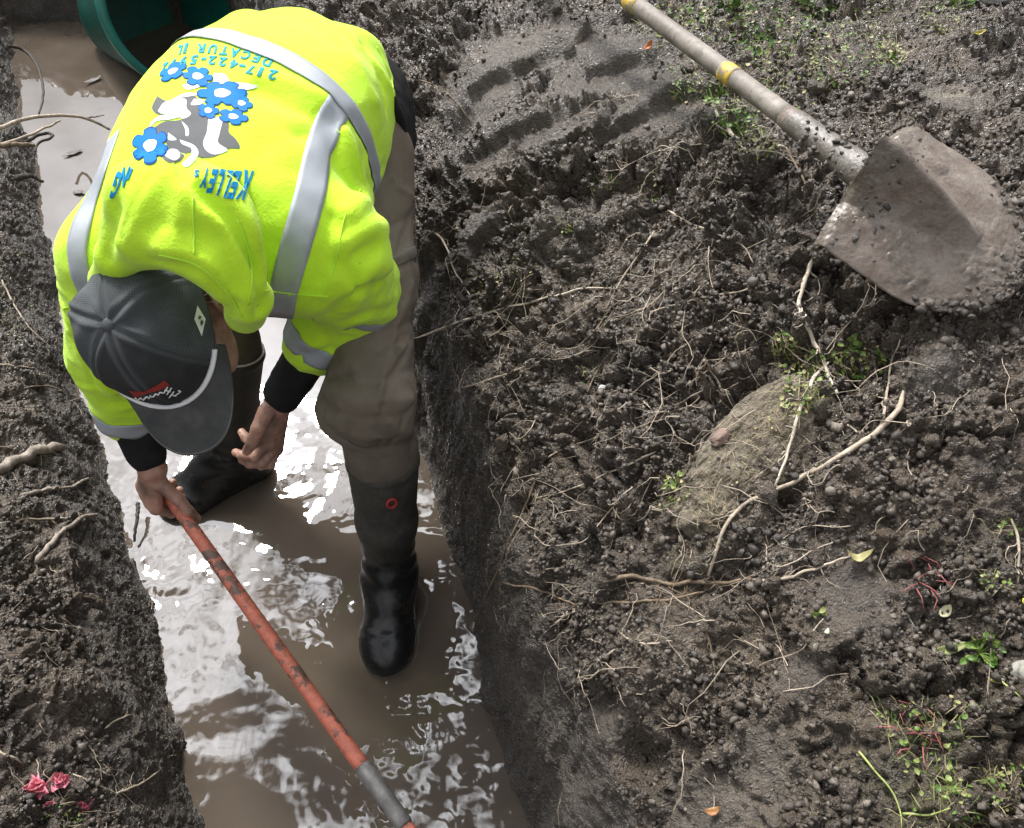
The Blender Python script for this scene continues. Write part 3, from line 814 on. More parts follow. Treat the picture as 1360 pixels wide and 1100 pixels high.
for pts in ([(366, 446), (372, 415), (376, 390), (392, 330), (411, 262), (424, 200), (437, 164), (446, 146), (455, 134)],
            [(118, 395), (106, 362), (102, 325), (112, 285), (128, 245), (143, 205), (152, 180)]):
    c_, n_ = hits(JB, pts, 40); n_ = smooth_line(n_, 8); strip('reflective_tape', smooth_line(c_), n_, .042 if pts[0][0] > 200 else .034, TAPE, JB)
# rings round the sleeves
def ring_on(a, b, t, mat, width, name):
    ax = unit(b - a); o0 = a + (b - a) * t; e1 = unit(np.cross(ax, [0, 0, 1.0] if abs(ax[2]) < .9 else [1.0, 0, 0])); e2 = np.cross(ax, e1)
    P_, N_ = [], []
    for k in range(60):
        th = 2 * math.pi * k / 60; dr = e1 * math.cos(th) + e2 * math.sin(th)
        l, nn, _, _ = JB.ray_cast(Vector(o0), Vector(dr), .14)
        if l is not None: P_.append(np.array(l)); N_.append(np.array(nn))
    P_ = np.array(P_); N_ = np.array(N_)
    for _ in range(3): P_ = (np.roll(P_, 1, 0) + 2 * P_ + np.roll(P_, -1, 0)) / 4
    strip(name, P_, N_, width, mat, JB, closed=True)
ring_on(L_EL, L_SE, .93, TAPE, .042, 'reflective_tape')
ring_on(L_EL, L_SE, .02, TAPE, .022, 'reflective_tape')
ring_on(R_EL, R_SE, .98, TAPE, .038, 'reflective_tape')
# seams
SEAM = simple('lime seam', (.5, .82, .05), .8, .1)
mb = MB()
for pts in ([(479, 252), (458, 287), (450, 330), (438, 372), (416, 424)], [(352, 386), (396, 391), (436, 394)], [(256, 262), (257, 300), (258, 338)], [(316, 292), (328, 322), (334, 372), (330, 404)],
            [(212, 338), (262, 352), (300, 385), (322, 420)], [(84, 410), (110, 402)], [(500, 62), (520, 108), (522, 150)], [(434, 158), (452, 178)]):
    c_, n_ = hits(JB, pts, 30)
    if len(c_) > 3:
        mb = MB(); mb.tube(smooth_line(c_) + n_ * .0009, .0012, 5); hang(mb.build('seam', SEAM), jk)

# --- the print on the back: letters and flowers on the cloth
def printed(verts2, faces, lift):
    V, ok = [], []
    for x, y in verts2:
        l, nn = hit(JB, x, y)
        V.append(None if l is None else l + nn * lift)
    f = [q for q in faces if all(V[i] is not None for i in q)]
    V = [np.zeros(3) if v is None else v for v in V]
    used = sorted({i for q in f for i in q}); mp = {a: b for b, a in enumerate(used)}
    return np.array([V[i] for i in used]), [tuple(mp[i] for i in q) for q in f]
_glyphs = {}
def glyph(ch):
    if ch not in _glyphs:
        cu = bpy.data.curves.new('glyph', 'FONT'); cu.body = ch; cu.size = 1; cu.resolution_u = 3; cu.offset = .035
        o = bpy.data.objects.new('glyph', cu); COL.objects.link(o); dg = bpy.context.evaluated_depsgraph_get(); dg.update()
        me = o.evaluated_get(dg).to_mesh(); bm = bmesh.new(); bm.from_mesh(me)
        bmesh.ops.triangulate(bm, faces=bm.faces[:]); 
        for _ in range(2): bmesh.ops.subdivide_edges(bm, edges=[e for e in bm.edges if e.calc_length() > .22], cuts=1); bmesh.ops.triangulate(bm, faces=bm.faces[:])
        v = np.array([w.co[:2] for w in bm.verts]); f = [tuple(w.index for w in q.verts) for q in bm.faces]
        bm.free(); o.evaluated_get(dg).to_mesh_clear(); bpy.data.objects.remove(o); bpy.data.curves.remove(cu)
        lo, hi = v.min(0), v.max(0); _glyphs[ch] = ((v - (lo + hi) / 2) / (hi - lo).max() if ch in '-.' else (v - (lo + hi) / 2) / np.array([hi[0] - lo[0], hi[1] - lo[1]]), f)
    return _glyphs[ch]
INK_B = simple('blue ink', (.012, .20, .42), .6, .2, spec=.08); INK_T = simple('teal ink', (.02, .26, .33), .6, .2, spec=.08)
INK_F = simple('bright blue ink', (.003, .145, .43), .6, .15, spec=.08); INK_D = simple('deep blue ink', (.004, .05, .22), .6, .1, spec=.08)
INK_W = simple('white ink', (.62, .64, .65), .6, .05, spec=.08); INK_G = simple('grey ink', (.105, .107, .111), .6, .08, spec=.08)
def letters(name, items, mat, lift):
    mb = MB()
    for ch, x, y, ang, w_, h_, sh in items:
        v, f = glyph(ch); a = math.radians(ang)
        q = v * [w_, h_]; q = np.stack([q[:, 0] + sh * q[:, 1], q[:, 1]], 1)
        q = np.stack([-q[:, 0], q[:, 1]], 1)      # upside down: right to left, tops towards the bottom of the picture
        q = np.stack([q[:, 0] * math.cos(a) - q[:, 1] * math.sin(a), q[:, 0] * math.sin(a) + q[:, 1] * math.cos(a)], 1)
        P_, f2 = printed(q + [x, y], f, lift)
        if len(f2): mb.add(P_, f2)
    o = mb.build(name, mat, None, smooth=False); md = o.modifiers.new('thick', 'SOLIDIFY'); md.thickness = .0006; md.offset = 0
    return hang(o, jk)
letters('lettering', [('K', 324, 246, 8, 13, 40, .22), ('E', 311, 246, 7, 9, 38, .2), ('L', 301, 245, 6, 8, 37, .2), ('L', 291.5, 243, 5, 8, 35, .2), ('E', 282, 241, 4, 8, 31, .2), ('Y', 272.5, 237, 3, 9, 25, .2),
                      ('S', 262, 231, 0, 6, 9, .1), ('I', 173, 232, -4, 3, 14, .5), ('N', 165, 236, -6, 9, 26, .45), ('G', 155, 246, -8, 9, 34, .45)], INK_B, .0010)
letters('lettering', [('D', 355, 83, 14, 12, 12, .3), ('E', 341, 78, 13, 9, 12, .3), ('C', 327, 74, 10, 11, 12, .3), ('A', 312, 71, 6, 12, 12, .3), ('T', 298, 68, 3, 11, 12, .3), ('U', 283, 66, 0, 11, 12, .3), ('R', 267, 65, -3, 11, 12, .3),
                      ('I', 247, 65, -8, 4, 13, .45), ('L', 239, 67, -10, 6, 12, .5)], INK_T, .0010)
letters('lettering', [('2', 362, 100, 14, 11, 13, .2), ('1', 346, 96, 14, 5, 12, .2), ('7', 333, 93, 12, 9, 12, .2), ('-', 322, 88, 10, 8, 6, .2), ('4', 311, 86, 8, 10, 12, .25), ('2', 296, 83, 4, 10, 12, .25), ('2', 282, 81, 2, 10, 12, .25), ('-', 271, 79, 0, 7, 6, .2),
                      ('5', 258, 80, -4, 9, 12, .4), ('9', 244, 82, -8, 9, 13, .5), ('9', 230, 86, -14, 8, 13, .6), ('2', 219, 91, -18, 7, 12, .7)], INK_T, .0010)
def zz(pts): return [(x / 5 + 130, y / 5 + 60) for x, y in pts]
def fillpoly(pts, smooth=True, step=3.0):
    """a filled outline cut into small faces (photo pixels)"""
    P = np.array(pts, float)
    if smooth: P = spline(np.vstack([P, P[:1]]), len(P) * 5)[:-1]
    bm = bmesh.new(); vs_ = [bm.verts.new((x, y, 0)) for x, y in P]
    es = [bm.edges.new((vs_[i], vs_[(i + 1) % len(vs_)])) for i in range(len(vs_))]
    bmesh.ops.triangle_fill(bm, edges=es, use_beauty=True)
    for _ in range(4):
        L = [e for e in bm.edges if e.calc_length() > step * 1.6]
        if not L: break
        bmesh.ops.subdivide_edges(bm, edges=L, cuts=1); bmesh.ops.triangulate(bm, faces=bm.faces[:])
    bm.verts.index_update()
    v = [(w.co.x, w.co.y) for w in bm.verts]; f = [tuple(w.index for w in q.verts) for q in bm.faces]; bm.free(); return v, f
def patchset(name, polys, mat, lift, parent=None):
    mb = MB()
    for q in polys:
        v, f = fillpoly(q); P_, f2 = printed(v, f, lift)
        if len(f2): mb.add(P_, f2)
    o = mb.build(name, mat, None); return hang(o, parent or jk)
grey = [zz([(395, 340), (460, 372), (560, 350), (640, 340), (700, 400), (720, 470), (860, 510), (870, 580), (920, 630), (942, 686), (870, 690), (780, 740), (690, 748), (600, 715), (545, 772), (470, 782), (425, 740), (470, 690), (440, 640), (350, 590), (390, 540), (450, 508), (540, 500), (590, 470), (480, 458), (400, 462), (360, 420)])]
white = [zz(q) for q in [[(400, 440), (450, 380), (580, 360), (590, 420), (620, 460), (570, 492), (520, 468), (430, 460)], [(735, 490), (825, 490), (812, 580), (800, 650), (862, 700), (780, 730), (720, 702), (700, 650), (725, 580)],
                         [(545, 630), (640, 668), (668, 730), (600, 812), (560, 790), (612, 740), (622, 690), (560, 660)], [(350, 520), (400, 480), (480, 462), (550, 478), (480, 497), (390, 510), (348, 552)],
                         [(440, 735), (480, 695), (530, 700), (545, 745), (500, 770)], [(920, 250), (1000, 258), (1066, 276), (1000, 300), (930, 290)], [(770, 190), (840, 195), (870, 245), (780, 260)], [(560, 270), (640, 255), (690, 275), (600, 300)],
                         [(555, 505), (600, 550), (605, 600), (585, 605), (580, 560)], [(470, 585), (525, 630), (470, 632)], [(500, 360), (590, 320), (680, 330), (560, 352)], [(640, 360), (700, 365), (690, 395), (620, 400)]]]
pe = patchset('print_emblem', grey, INK_G, .0007)
for q in white: patchset('print_patch', [q], INK_W, .0010, pe)
fl, fc, fo = [], [], []
for cx, cy, rx, ry, tilt, n in [(665, 213, 100, 62, 5, 6), (500, 180, 98, 48, -25, 5), (825, 325, 150, 82, 0, 6), (900, 480, 92, 52, 8, 5), (735, 440, 70, 50, 0, 5), (955, 392, 72, 48, 10, 5), (350, 672, 130, 105, -35, 6)]:
    o_, i_ = [], []; ct, st = math.cos(math.radians(tilt)), math.sin(math.radians(tilt))
    for k in range(n * 6):
        th = 2 * math.pi * k / (n * 6); r = .70 + .30 * abs(math.cos(n * th / 2)) ** .5 + .05 * math.sin(th * 2 + cx)
        x, y = rx * r * math.cos(th), ry * r * math.sin(th); o_.append((cx + x * ct - y * st, cy + x * st + y * ct))
        x, y = rx * .36 * math.cos(th) * (1 + .12 * math.cos(3 * th)), ry * .36 * math.sin(th); i_.append((cx + x * ct - y * st, cy + x * st + y * ct))
    fo.append(zz([(cx + (x - cx) * 1.07, cy + (y - cy) * 1.09) for x, y in o_])); fl.append(zz(o_)); fc.append(zz(i_))
for a_, b_, c_ in zip(fo, fl, fc):
    pf = patchset('print_flower', [a_], INK_D, .0012); patchset('petals', [b_], INK_F, .0016, pf); patchset('centre', [c_], INK_W, .0020, pf)
# ------------------------------------------------------------------ dark sweatshirt under the jacket
def sweat(p):
    d = np.maximum(torso(p + np.array([-.030, .0, .040]), -0.012, s0=-0.36, s1=.9), ((p - HC) @ AX / LEN - .1) * LEN)
    d = smin(d, torso(p, -.04, s0=-.1, s1=.9), .03)
    d = smin(d, chain(p, [L_EL, L_SE, L_WR - (L_WR - L_SE) * .12], [.040, .044, .037], .02), .02)
    d = smin(d, chain(p, [R_EL, R_SE, R_SE + (R_WR - R_SE) * .72], [.040, .044, .037], .02), .02)
    return d - 0.004 * fbm(p, 28, 2, seed=311)
m = NT('black cotton'); nz = m.noise(30, 4)
m.set(Base_Color=m.ramp(nz, [(.3, (.010, .010, .011)), (.7, (.020, .019, .019))]), Roughness=.9, Specular_IOR_Level=.2); m.bump(m.noise(500, 3), .0008, .6)
wear('sweatshirt', m.m, sweat, (-0.95, 0.70, 0.30), (-0.05, 1.75, 1.2), 0.0045, .006)

# ------------------------------------------------------------------ trousers
KB = L_KNEE + np.array([-.015, -.012, -.01])
def trousers0(p):
    d = smin(ell(p, (L_HIP + R_HIP) / 2 + [0, .02, -.02], (.15, .13, .13)), cone(p, L_HIP + [.0, .02, 0], R_HIP, .095, .10), .05)
    lt = chain(p, [L_HIP + [.03, .0, -.02], (L_HIP + L_KNEE) / 2 + [.034, 0, -.005], L_KNEE + [.004, .0, .0], L_BTOP + [0.0, 0, .01], L_BTOP + [0, 0, -.03]], [.100, .075, .077, .063, .056], .03)
    lt = smin(lt, ell(p, KB + [-.008, 0, -.006], (.072, .066, .050)), .03)
    rt = chain(p, [R_HIP, R_KNEE, R_BTOP + [0, 0, .02], R_BTOP - [0, 0, .03]], [.105, .08, .058, .052], .03)
    return smin(smin(d, lt, .03), rt, .03)
tv, tq = iso(trousers0, (-0.85, 0.75, 0.3), (-0.05, 1.65, 1.1), .012, .01)
TB0 = BVHTree.FromPolygons(tv.tolist(), tq.tolist())
TF = []
for px, a, w_ in [([(432, 512), (470, 532), (545, 530)], .012, .012), ([(428, 532), (470, 556), (540, 552)], -.012, .010), ([(436, 556), (480, 580), (546, 572)], .012, .012), ([(450, 580), (490, 598), (548, 588)], -.010, .008),
                  ([(440, 500), (490, 508), (548, 490)], -.010, .012), ([(460, 480), (500, 480), (552, 455)], .008, .014), ([(505, 352), (530, 340), (553, 330)], .010, .006), ([(500, 362), (530, 352), (554, 344)], -.010, .006),
                  ([(520, 440), (550, 425)], -.007, .010), ([(505, 430), (552, 395)], .006, .012), ([(520, 300), (550, 285)], -.006, .01), ([(500, 470), (550, 440)], -.006, .01), ([(530, 250), (552, 262)], .006, .01), ([(450, 530), (452, 570), (470, 610)], .006, .012), ([(552, 270), (532, 330), (520, 400)], -.008, .010), ([(546, 380), (522, 450), (506, 520)], .009, .011), ([(542, 460), (508, 540), (500, 600)], -.009, .010), ([(470, 500), (500, 545), (540, 575)], .008, .010), ([(520, 590), (535, 560), (548, 540)], -.008, .009)]:
    q = drape(TB0, px, 0)
    if len(q) > 2: TF.append((q, a, w_))
def trousers(p):
    d = trousers0(p); m_ = np.abs(d) < .04; q = p[m_]; e = 0.0025 * fbm(q, 18, 2, seed=321) + 0.004 * sstep(.22, .08, np.linalg.norm(q - KB, axis=1)) * (np.abs(fbm(q * [1, 1, 2.2], 15, 2, seed=322)) - .15)
    for pts, a, w_ in TF:
        lo, hi = pts.min(0) - 3 * w_, pts.max(0) + 3 * w_; k = ((q > lo) & (q < hi)).all(1)
        if k.any(): e[k] += a * 1.0 * np.exp(-(polydist(q[k], pts) / (w_ * .62)) ** 1.2)
    d[m_] = d[m_] - e; return d
m = NT('grey brown work cotton'); nz = m.noise(7, 4, .5); n2 = m.noise(24, 5, .6); hgt = m.n('ShaderNodeSeparateXYZ'); m.link(m.co, hgt.inputs[0])
c = m.ramp(nz, [(.3, (.135, .110, .083)), (.55, (.18, .151, .117)), (.75, (.235, .203, .163))])
c = m.mix(m.fr(n2, .52, .72, 0, .5), c, (.07, .057, .044))
lowm = m.fr(hgt.outputs['Z'], .36, .62, .75, 0); c = m.mix(m.math('MULTIPLY', lowm, m.fr(m.noise(16, 4), .3, .6, .3, 1)), c, (.062, .052, .042))
m.set(Base_Color=c, Roughness=.88, Specular_IOR_Level=.25)
tw = m.n('ShaderNodeTexWave'); tw.inputs['Scale'].default_value = 420; tw.bands_direction = 'DIAGONAL'; m.link(m.co, tw.inputs[0])
m.bump(m.math('ADD', tw.outputs['Fac'], m.noise(300, 3)), .0006, .6)
tr = wear('trousers', m.m, trousers, (-0.85, 0.75, 0.3), (-0.05, 1.65, 1.1), .004, .012)
TB = bvh_of(tr)
# cargo pocket flap with a stitched edge on the thigh
c_, n_ = hits(TB, [(507, 352), (530, 345), (554, 332)], 20)
if len(c_) > 4: strip('pocket_flap', smooth_line(c_), n_, .02, simple('pocket cloth', (.15, .135, .112), .9, .2), TB, lift=.0035, parent=tr)

SEAMT = simple('trouser seam', (.09, .076, .062), .9, .2)
mb = MB()
for pts in ([(549, 250), (553, 310), (551, 380), (545, 450)], [(506, 356), (531, 350), (553, 338)], [(462, 585), (480, 594), (500, 592), (506, 575)]):
    c_, n_ = hits(TB, pts, 26)
    if len(c_) > 4:
        mb = MB(); mb.tube(smooth_line(c_) + n_ * .0006, .0014, 5); hang(mb.build('seam', SEAMT), tr)

# ------------------------------------------------------------------ rubber boots
def boot_sdf(p, ank, toe, top, solez, r=(.052, .060, .068)):
    fd = unit([toe[0] - ank[0], toe[1] - ank[1], 0]); sd = np.array([-fd[1], fd[0], 0]); up = np.array([0, 0, 1.0])
    heel = ank * [1, 1, 0] - fd * .035 + up * (solez + .045); tip = ank * [1, 1, 0] + fd * .165 + up * (solez + .047)
    M = np.stack([fd, sd, up], 1)
    foot = ell(p, ank * [1, 1, 0] + fd * .135 + up * (solez + .042), (.078, .061, .050), M)
    foot = smin(foot, ell(p, ank * [1, 1, 0] + fd * .055 + up * (solez + .085), (.075, .050, .062), M), .03)
    foot = smin(foot, cone(p, heel + up * .01, ank * [1, 1, 0] + fd * .12 + up * (solez + .052), .046, .047), .03)
    foot = smax(foot, (solez - p[:, 2]), .01)
    shaft = chain(p, [ank + up * .0, ank * .55 + top * .45, top], r, .02)
    sh2 = chain(p, [ank * .55 + top * .45, top + unit(top - ank) * .08], (r[1] - .006, r[2] - .006), .01)
    shaft = smax(shaft, (p - top) @ unit(top - ank), .004)
    hole = smax(sh2, -((p - (top - unit(top - ank) * .06)) @ unit(top - ank)), .01)
    d = smin(foot, shaft, .075)
    # instep and ankle creases, toe cap ridge, foxing
    q = (p - ank); a = q @ fd; z = p[:, 2] - solez
    d = d - .0022 * np.exp(-((z - .022) / .005) ** 2) * (z < .05) - .0012 * np.exp(-((a - .150 + 9 * (p - ank) @ sd * ((p - ank) @ sd)) / .005) ** 2) * (z > .03) * (z < .12)
    d = d - .0035 * np.sin((z - .02 * np.sin(a * 30)) * 130) * np.exp(-((z - .16) / .05) ** 2) * .6
    d = d - .0025 * np.exp(-(((p - top) @ unit(top - ank) + .012) / .008) ** 2)
    d = d - .0012 * fbm(p, 22, 2, seed=331)
    sole = ell(p, ank * [1, 1, 0] + fd * .06 + up * (solez + .012), (.158, .062, .02), M)
    d = smin(d, sole, .006)
    return smax(d, -hole, .004)
m = NT('black rubber'); nz = m.noise(12, 5, .6); n2 = m.noise(90, 4)
z_ = m.n('ShaderNodeSeparateXYZ'); m.link(m.co, z_.inputs[0])
dry = m.fr(z_.outputs['Z'], .17, .24, 0, 1)                     # the mud has dried on the shaft, the foot is washed
mud = m.math('MAXIMUM', m.math('MULTIPLY', dry, m.fr(nz, .30, .62, .25, .95)), m.fr(m.noise(28, 6, .65), .55, .68, 0, .35))
c = m.mix(mud, (.010, .0105, .011), m.ramp(n2, [(.3, (.036, .036, .030)), (.7, (.066, .062, .051))]))
m.set(Base_Color=c, Roughness=m.mix(mud, (.27, .27, .27), (.75, .75, .75)), Specular_IOR_Level=.5)
m.bump(m.math('ADD', m.noise(40, 3), m.math('MULTIPLY', n2, .5)), .0012, .5)
RUB = m.m
bl = wear('rubber_boot', RUB, lambda p: boot_sdf(p, L_ANK, L_TOE, L_BTOP, -.03, (.054, .061, .0705)), (-.42, .60, -.08), (-.12, 1.05, .55), .003, .006)
br = wear('rubber_boot', RUB, lambda p: boot_sdf(p, R_ANK, R_TOE, R_BTOP, -.03), (-1.02, .95, -.08), (-.45, 1.45, .6), .003, .006)
# red oval badge on the shaft, red lining with a pale edge in the other boot's mouth
BLB = bvh_of(bl)
RED = simple('red rubber', (.32, .035, .03), .55, .2); PALE = simple('pale trim', (.6, .55, .55), .6, .1); CRIM = simple('crimson lining', (.10, .008, .016), .8, .3)
c_, n_ = hit(BLB, 520, 668)
if c_ is not None:
    a1 = unit(np.cross(n_, [0, 0, 1.0])); a2 = np.cross(a1, n_); v = []
    P_ = np.array([c_ + n_ * .0015 + a1 * .009 * math.cos(t_) + a2 * .012 * math.sin(t_) for t_ in np.linspace(0, 2 * math.pi, 25)])
    mb = MB(); mb.tube(P_, .0032, 8, False); hang(mb.build('badge', RED), bl)
axr = unit(R_BTOP - R_ANK); e1 = unit(np.cross(axr, [0, 0, 1.0])); e2 = np.cross(axr, e1)
mb = MB(); mb.tube([R_BTOP + axr * .001 + (e1 * math.cos(t_) + e2 * math.sin(t_)) * .0655 for t_ in np.linspace(0, 2 * math.pi, 41)], .0024, 8, False); hang(mb.build('boot_trim', PALE), br)
mb = MB()
for s in range(6): mb.tube([R_BTOP - axr * (.004 + .008 * s) + (e1 * math.cos(t_) + e2 * math.sin(t_)) * (.0605 - .001 * s) for t_ in np.linspace(0, 2 * math.pi, 41)], .005, 6, False)
hang(mb.build('boot_lining', CRIM), br)

# ------------------------------------------------------------------ cap
CF, CLr, CU = .104, .088, .100
def crown_pt(a, t, grow=0.0):
    """a round the head (0 front), t from the rim 0 to the button 1"""
    ph = t * math.pi / 2
    r = math.cos(ph) ** .82; u = math.sin(ph) ** .95
    fr_ = max(0, math.cos(a)); front = fr_ ** 2
    x = math.cos(a) * (CF + grow) * r * (1 + .05 * front * math.sin(2 * ph)); y = math.sin(a) * (CLr + grow) * r
    b_ = -.022 + .020 * (1 - front) * (1 if fr_ > 0 else 1); z = b_ + (CU - b_ + grow) * u
    return np.array([x - .004, y, z])
NA, NTT = 192, 48
SA = [0, math.pi * .30, math.pi * .66, math.pi, -math.pi * .66, -math.pi * .30]
V, F, panel, seam_a = [], [], [], []
for i in range(NTT + 1):
    t_ = i / NTT * .995
    for k in range(NA):
        a = 2 * math.pi * k / NA; da = min(abs((a - s + math.pi) % (2 * math.pi) - math.pi) for s in SA)
        arc = da * math.cos(t_ * math.pi / 2) * .1
        q = crown_pt(a, t_, -.0018 * math.exp(-(arc / .0028) ** 2) + .0022 * math.exp(-((arc - .006) / .004) ** 2))
        q = q + (.0035 * math.sin(a * 3 + 1) * math.sin(t_ * 3) + .002 * math.sin(a * 7 + t_ * 9)) * np.array([math.cos(a), math.sin(a), .4]) * (1 if abs(a - math.pi) < 2.1 else .35)
        V.append(hp(*q)); seam_a.append(math.exp(-((arc - .005) / .004) ** 2))
        aa = (a + math.pi) % (2 * math.pi) - math.pi; panel.append(1.0 if abs(aa) > SA[1] else 0.0)
for i in range(NTT):
    for k in range(NA): F.append((i * NA + k, i * NA + (k + 1) % NA, (i + 1) * NA + (k + 1) % NA, (i + 1) * NA + k))
F.append(tuple(NTT * NA + k for k in range(NA)))
m = NT('charcoal cap cloth')
ca = m.n('ShaderNodeAttribute'); ca.attribute_name = 'panel'
sa_ = m.attr('seamline'); mesh_u = m.n('ShaderNodeAttribute'); mesh_u.attribute_name = 'grid_u'; mesh_v = m.n('ShaderNodeAttribute'); mesh_v.attribute_name = 'grid_v'
nz = m.noise(40, 5)
c = m.mix(ca.outputs['Fac'], m.ramp(nz, [(.3, (.022, .023, .024)), (.7, (.036, .037, .038))]), m.ramp(nz, [(.3, (.058, .066, .070)), (.7, (.086, .095, .099))]))
c = m.mix(m.math('MULTIPLY', sa_, .5), c, (.085, .095, .10))
dots = m.math('MULTIPLY', m.math('SINE', m.math('MULTIPLY', mesh_u.outputs['Fac'], 520.0)), m.math('SINE', m.math('MULTIPLY', mesh_v.outputs['Fac'], 210.0)))
dots = m.math('MULTIPLY', m.fr(dots, .1, .6, 0, 1), ca.outputs['Fac'])
c = m.mix(m.math('MULTIPLY', dots, .55), c, (.02, .022, .024))
m.set(Base_Color=c, Roughness=.85, Specular_IOR_Level=.3); m.bump(m.math('ADD', m.noise(600, 3), m.math('MULTIPLY', dots, -1.0)), .0009, .7)
cap = mesh_obj('cap', V, F, m.m)
fattr(cap, 'panel', panel); fattr(cap, 'seamline', seam_a)
fattr(cap, 'grid_u', [k / NA for i in range(NTT + 1) for k in range(NA)]); fattr(cap, 'grid_v', [i / NTT for i in range(NTT + 1) for k in range(NA)])
md = cap.modifiers.new('thick', 'SOLIDIFY'); md.thickness = .002; md.offset = -1
hang(cap, person)
# brim
V, F = [], []
NB, NL = 48, 14; A0 = math.radians(66)
def brim_pt(s, w_):
    a = s * A0; q = crown_pt(a, .015)
    reach = .078 * max(0, 1 - abs(s) ** 3.2) ** .55
    x = q[0] + reach * w_; y = q[1] * (1 + .05 * w_ * (1 - abs(s))); z = q[2] - .026 * w_ - .9 * (y * y) * (.3 + 1.1 * w_) + .002
    return np.array([x, y, z])
for i in range(NL + 1):
    for k in range(NB + 1): V.append(hp(*brim_pt(-1 + 2 * k / NB, i / NL)))
for i in range(NL):
    for k in range(NB): F.append((i * (NB + 1) + k, i * (NB + 1) + k + 1, (i + 1) * (NB + 1) + k + 1, (i + 1) * (NB + 1) + k))
m = NT('dusty brim cloth'); nz = m.noise(25, 5, .6)
m.set(Base_Color=m.ramp(nz, [(.3, (.044, .046, .047)), (.55, (.068, .069, .068)), (.75, (.11, .108, .102))]), Roughness=.85, Specular_IOR_Level=.25); m.bump(m.noise(500, 3), .0006, .6)
brim = mesh_obj('brim', V, F, m.m); md = brim.modifiers.new('thick', 'SOLIDIFY'); md.thickness = .004; md.offset = 0
hang(brim, cap)
mb = MB(); mb.tube([hp(*(brim_pt(s, .97 if abs(s) < .98 else .9) + [0, 0, .0012])) for s in np.linspace(-.97, .97, 60)], .0016, 6); hang(mb.build('brim_edge', simple('brim binding', (.12, .12, .115), .8, .2)), brim)
mb = MB(); mb.tube([hp(*(crown_pt(a, .03, .004) + [0, 0, .001])) for a in np.linspace(-1.12, 1.08, 60)], .0038, 10); hang(mb.build('rope', simple('white rope', (.78, .79, .80), .6, .06, 300, .0008, 400)), cap)
v, f = ico(3) if 'ico' in globals() else (None, None)
if v is not None:
    o = mesh_obj('button', HEAD + (v * [.0095, .0095, .005]) @ HM.T + (HU * (CU - .003)) - HF * .004, f, simple('cap button', (.05, .055, .058), .8, .2)); hang(o, cap)
# front badge: red flash with white script under it, and the white diamond on the side
CBV = bvh_of(cap)
def cap_hit(x, y):
    l, nn = hit(CBV, x, y)
    if l is None:
        l, nn, _, _ = CBV.find_nearest(Vector(at_depth(x, y, 1.04))); l = np.array(l); nn = np.array(nn)
    return l, nn
def on_cap(polys, name, mat, lift):
    mb = MB()
    for q in polys:
        v_, f_ = fillpoly(q, False, 3)
        V2, ok = [], True
        for x, y in v_:
            l, nn = cap_hit(x, y)
            if l is None: ok = False; break
            V2.append(l + (nn if nn @ (CAM - l) > 0 else -nn) * lift)
        if ok: mb.add(V2, f_)
    return hang(mb.build(name, mat), cap)
on_cap([[(172, 518), (190, 520), (208, 511), (218, 504), (225, 511), (210, 518), (192, 523), (180, 528)]], 'badge', simple('red flash', (.25, .025, .018), .7, .2), .0015)
WH = simple('white thread', (.75, .75, .74), .7, .05)
mb = MB()
def thread(pts, r=.0009):
    c2 = []
    for x, y in spline(np.array(pts, float), 3 * len(pts)):
        l, nn = cap_hit(x, y)
        if l is not None: c2.append(l + (nn if nn @ (CAM - l) > 0 else -nn) * .0018)
    if len(c2) > 2: mb.tube(c2, r, 5)
thread([(180, 527), (184, 530), (187, 527), (191, 530), (194, 526), (197, 528), (200, 524), (203, 526), (206, 522), (209, 524), (212, 520), (216, 521)], .0011)
for q in ([(217, 521), (222, 513)], [(221, 523), (227, 514)], [(218, 517), (226, 519)], [(224, 527), (230, 519)], [(227, 523), (233, 525)], [(232, 524), (239, 519), (236, 518)]): thread(q, .0010)
hang(mb.build('lettering', WH), cap)
on_cap([[(261, 406), (272, 424), (267, 447), (257, 424)]], 'patch', WH, .0014)
on_cap([[(263, 419), (266, 421), (264, 425), (261, 423)], [(266, 424), (269, 428), (266, 434), (264, 429)]], 'patch_mark', simple('patch grey', (.08, .085, .09), .7, .2), .0022)

# ------------------------------------------------------------------ hair at the nape and over the ear
mb = MB(); rr = np.random.default_rng(3)
for k in range(420):
    a = rr.uniform(1.75, 4.45); q = crown_pt(a, .0, -.004); p0 = hp(q[0], q[1], q[2] + rr.uniform(-.03, .004))
    out = HF * math.cos(a) + HL * math.sin(a); dn = -HU * rr.uniform(.4, 1.0) + out * rr.uniform(.1, .7) + rr.normal(size=3) * .25
    L = rr.uniform(.012, .03); p1 = p0 + unit(dn) * L; p2 = p1 + unit(dn - HU * .4) * L * .5
    mb.tube([p0, p1, p2], [.0011, .0008, .0003], 4, False)
for k in range(90):                                        # a tuft that sticks out behind the cap
    a = rr.uniform(2.5, 3.6); q = crown_pt(a, .0, -.002); b = hp(q[0], q[1], q[2] - .004); out = HF * math.cos(a) + HL * math.sin(a); d_ = unit(out + HU * rr.uniform(.2, .9) + rr.normal(size=3) * .25); L = rr.uniform(.014, .034)
    mb.tube([b, b + d_ * L * .5, b + d_ * L + HU * rr.normal() * .004], [.0009, .0007, .0002], 4, False)
hang(mb.build('hair', simple('brown hair', (.085, .055, .035), .5, .4)), person)

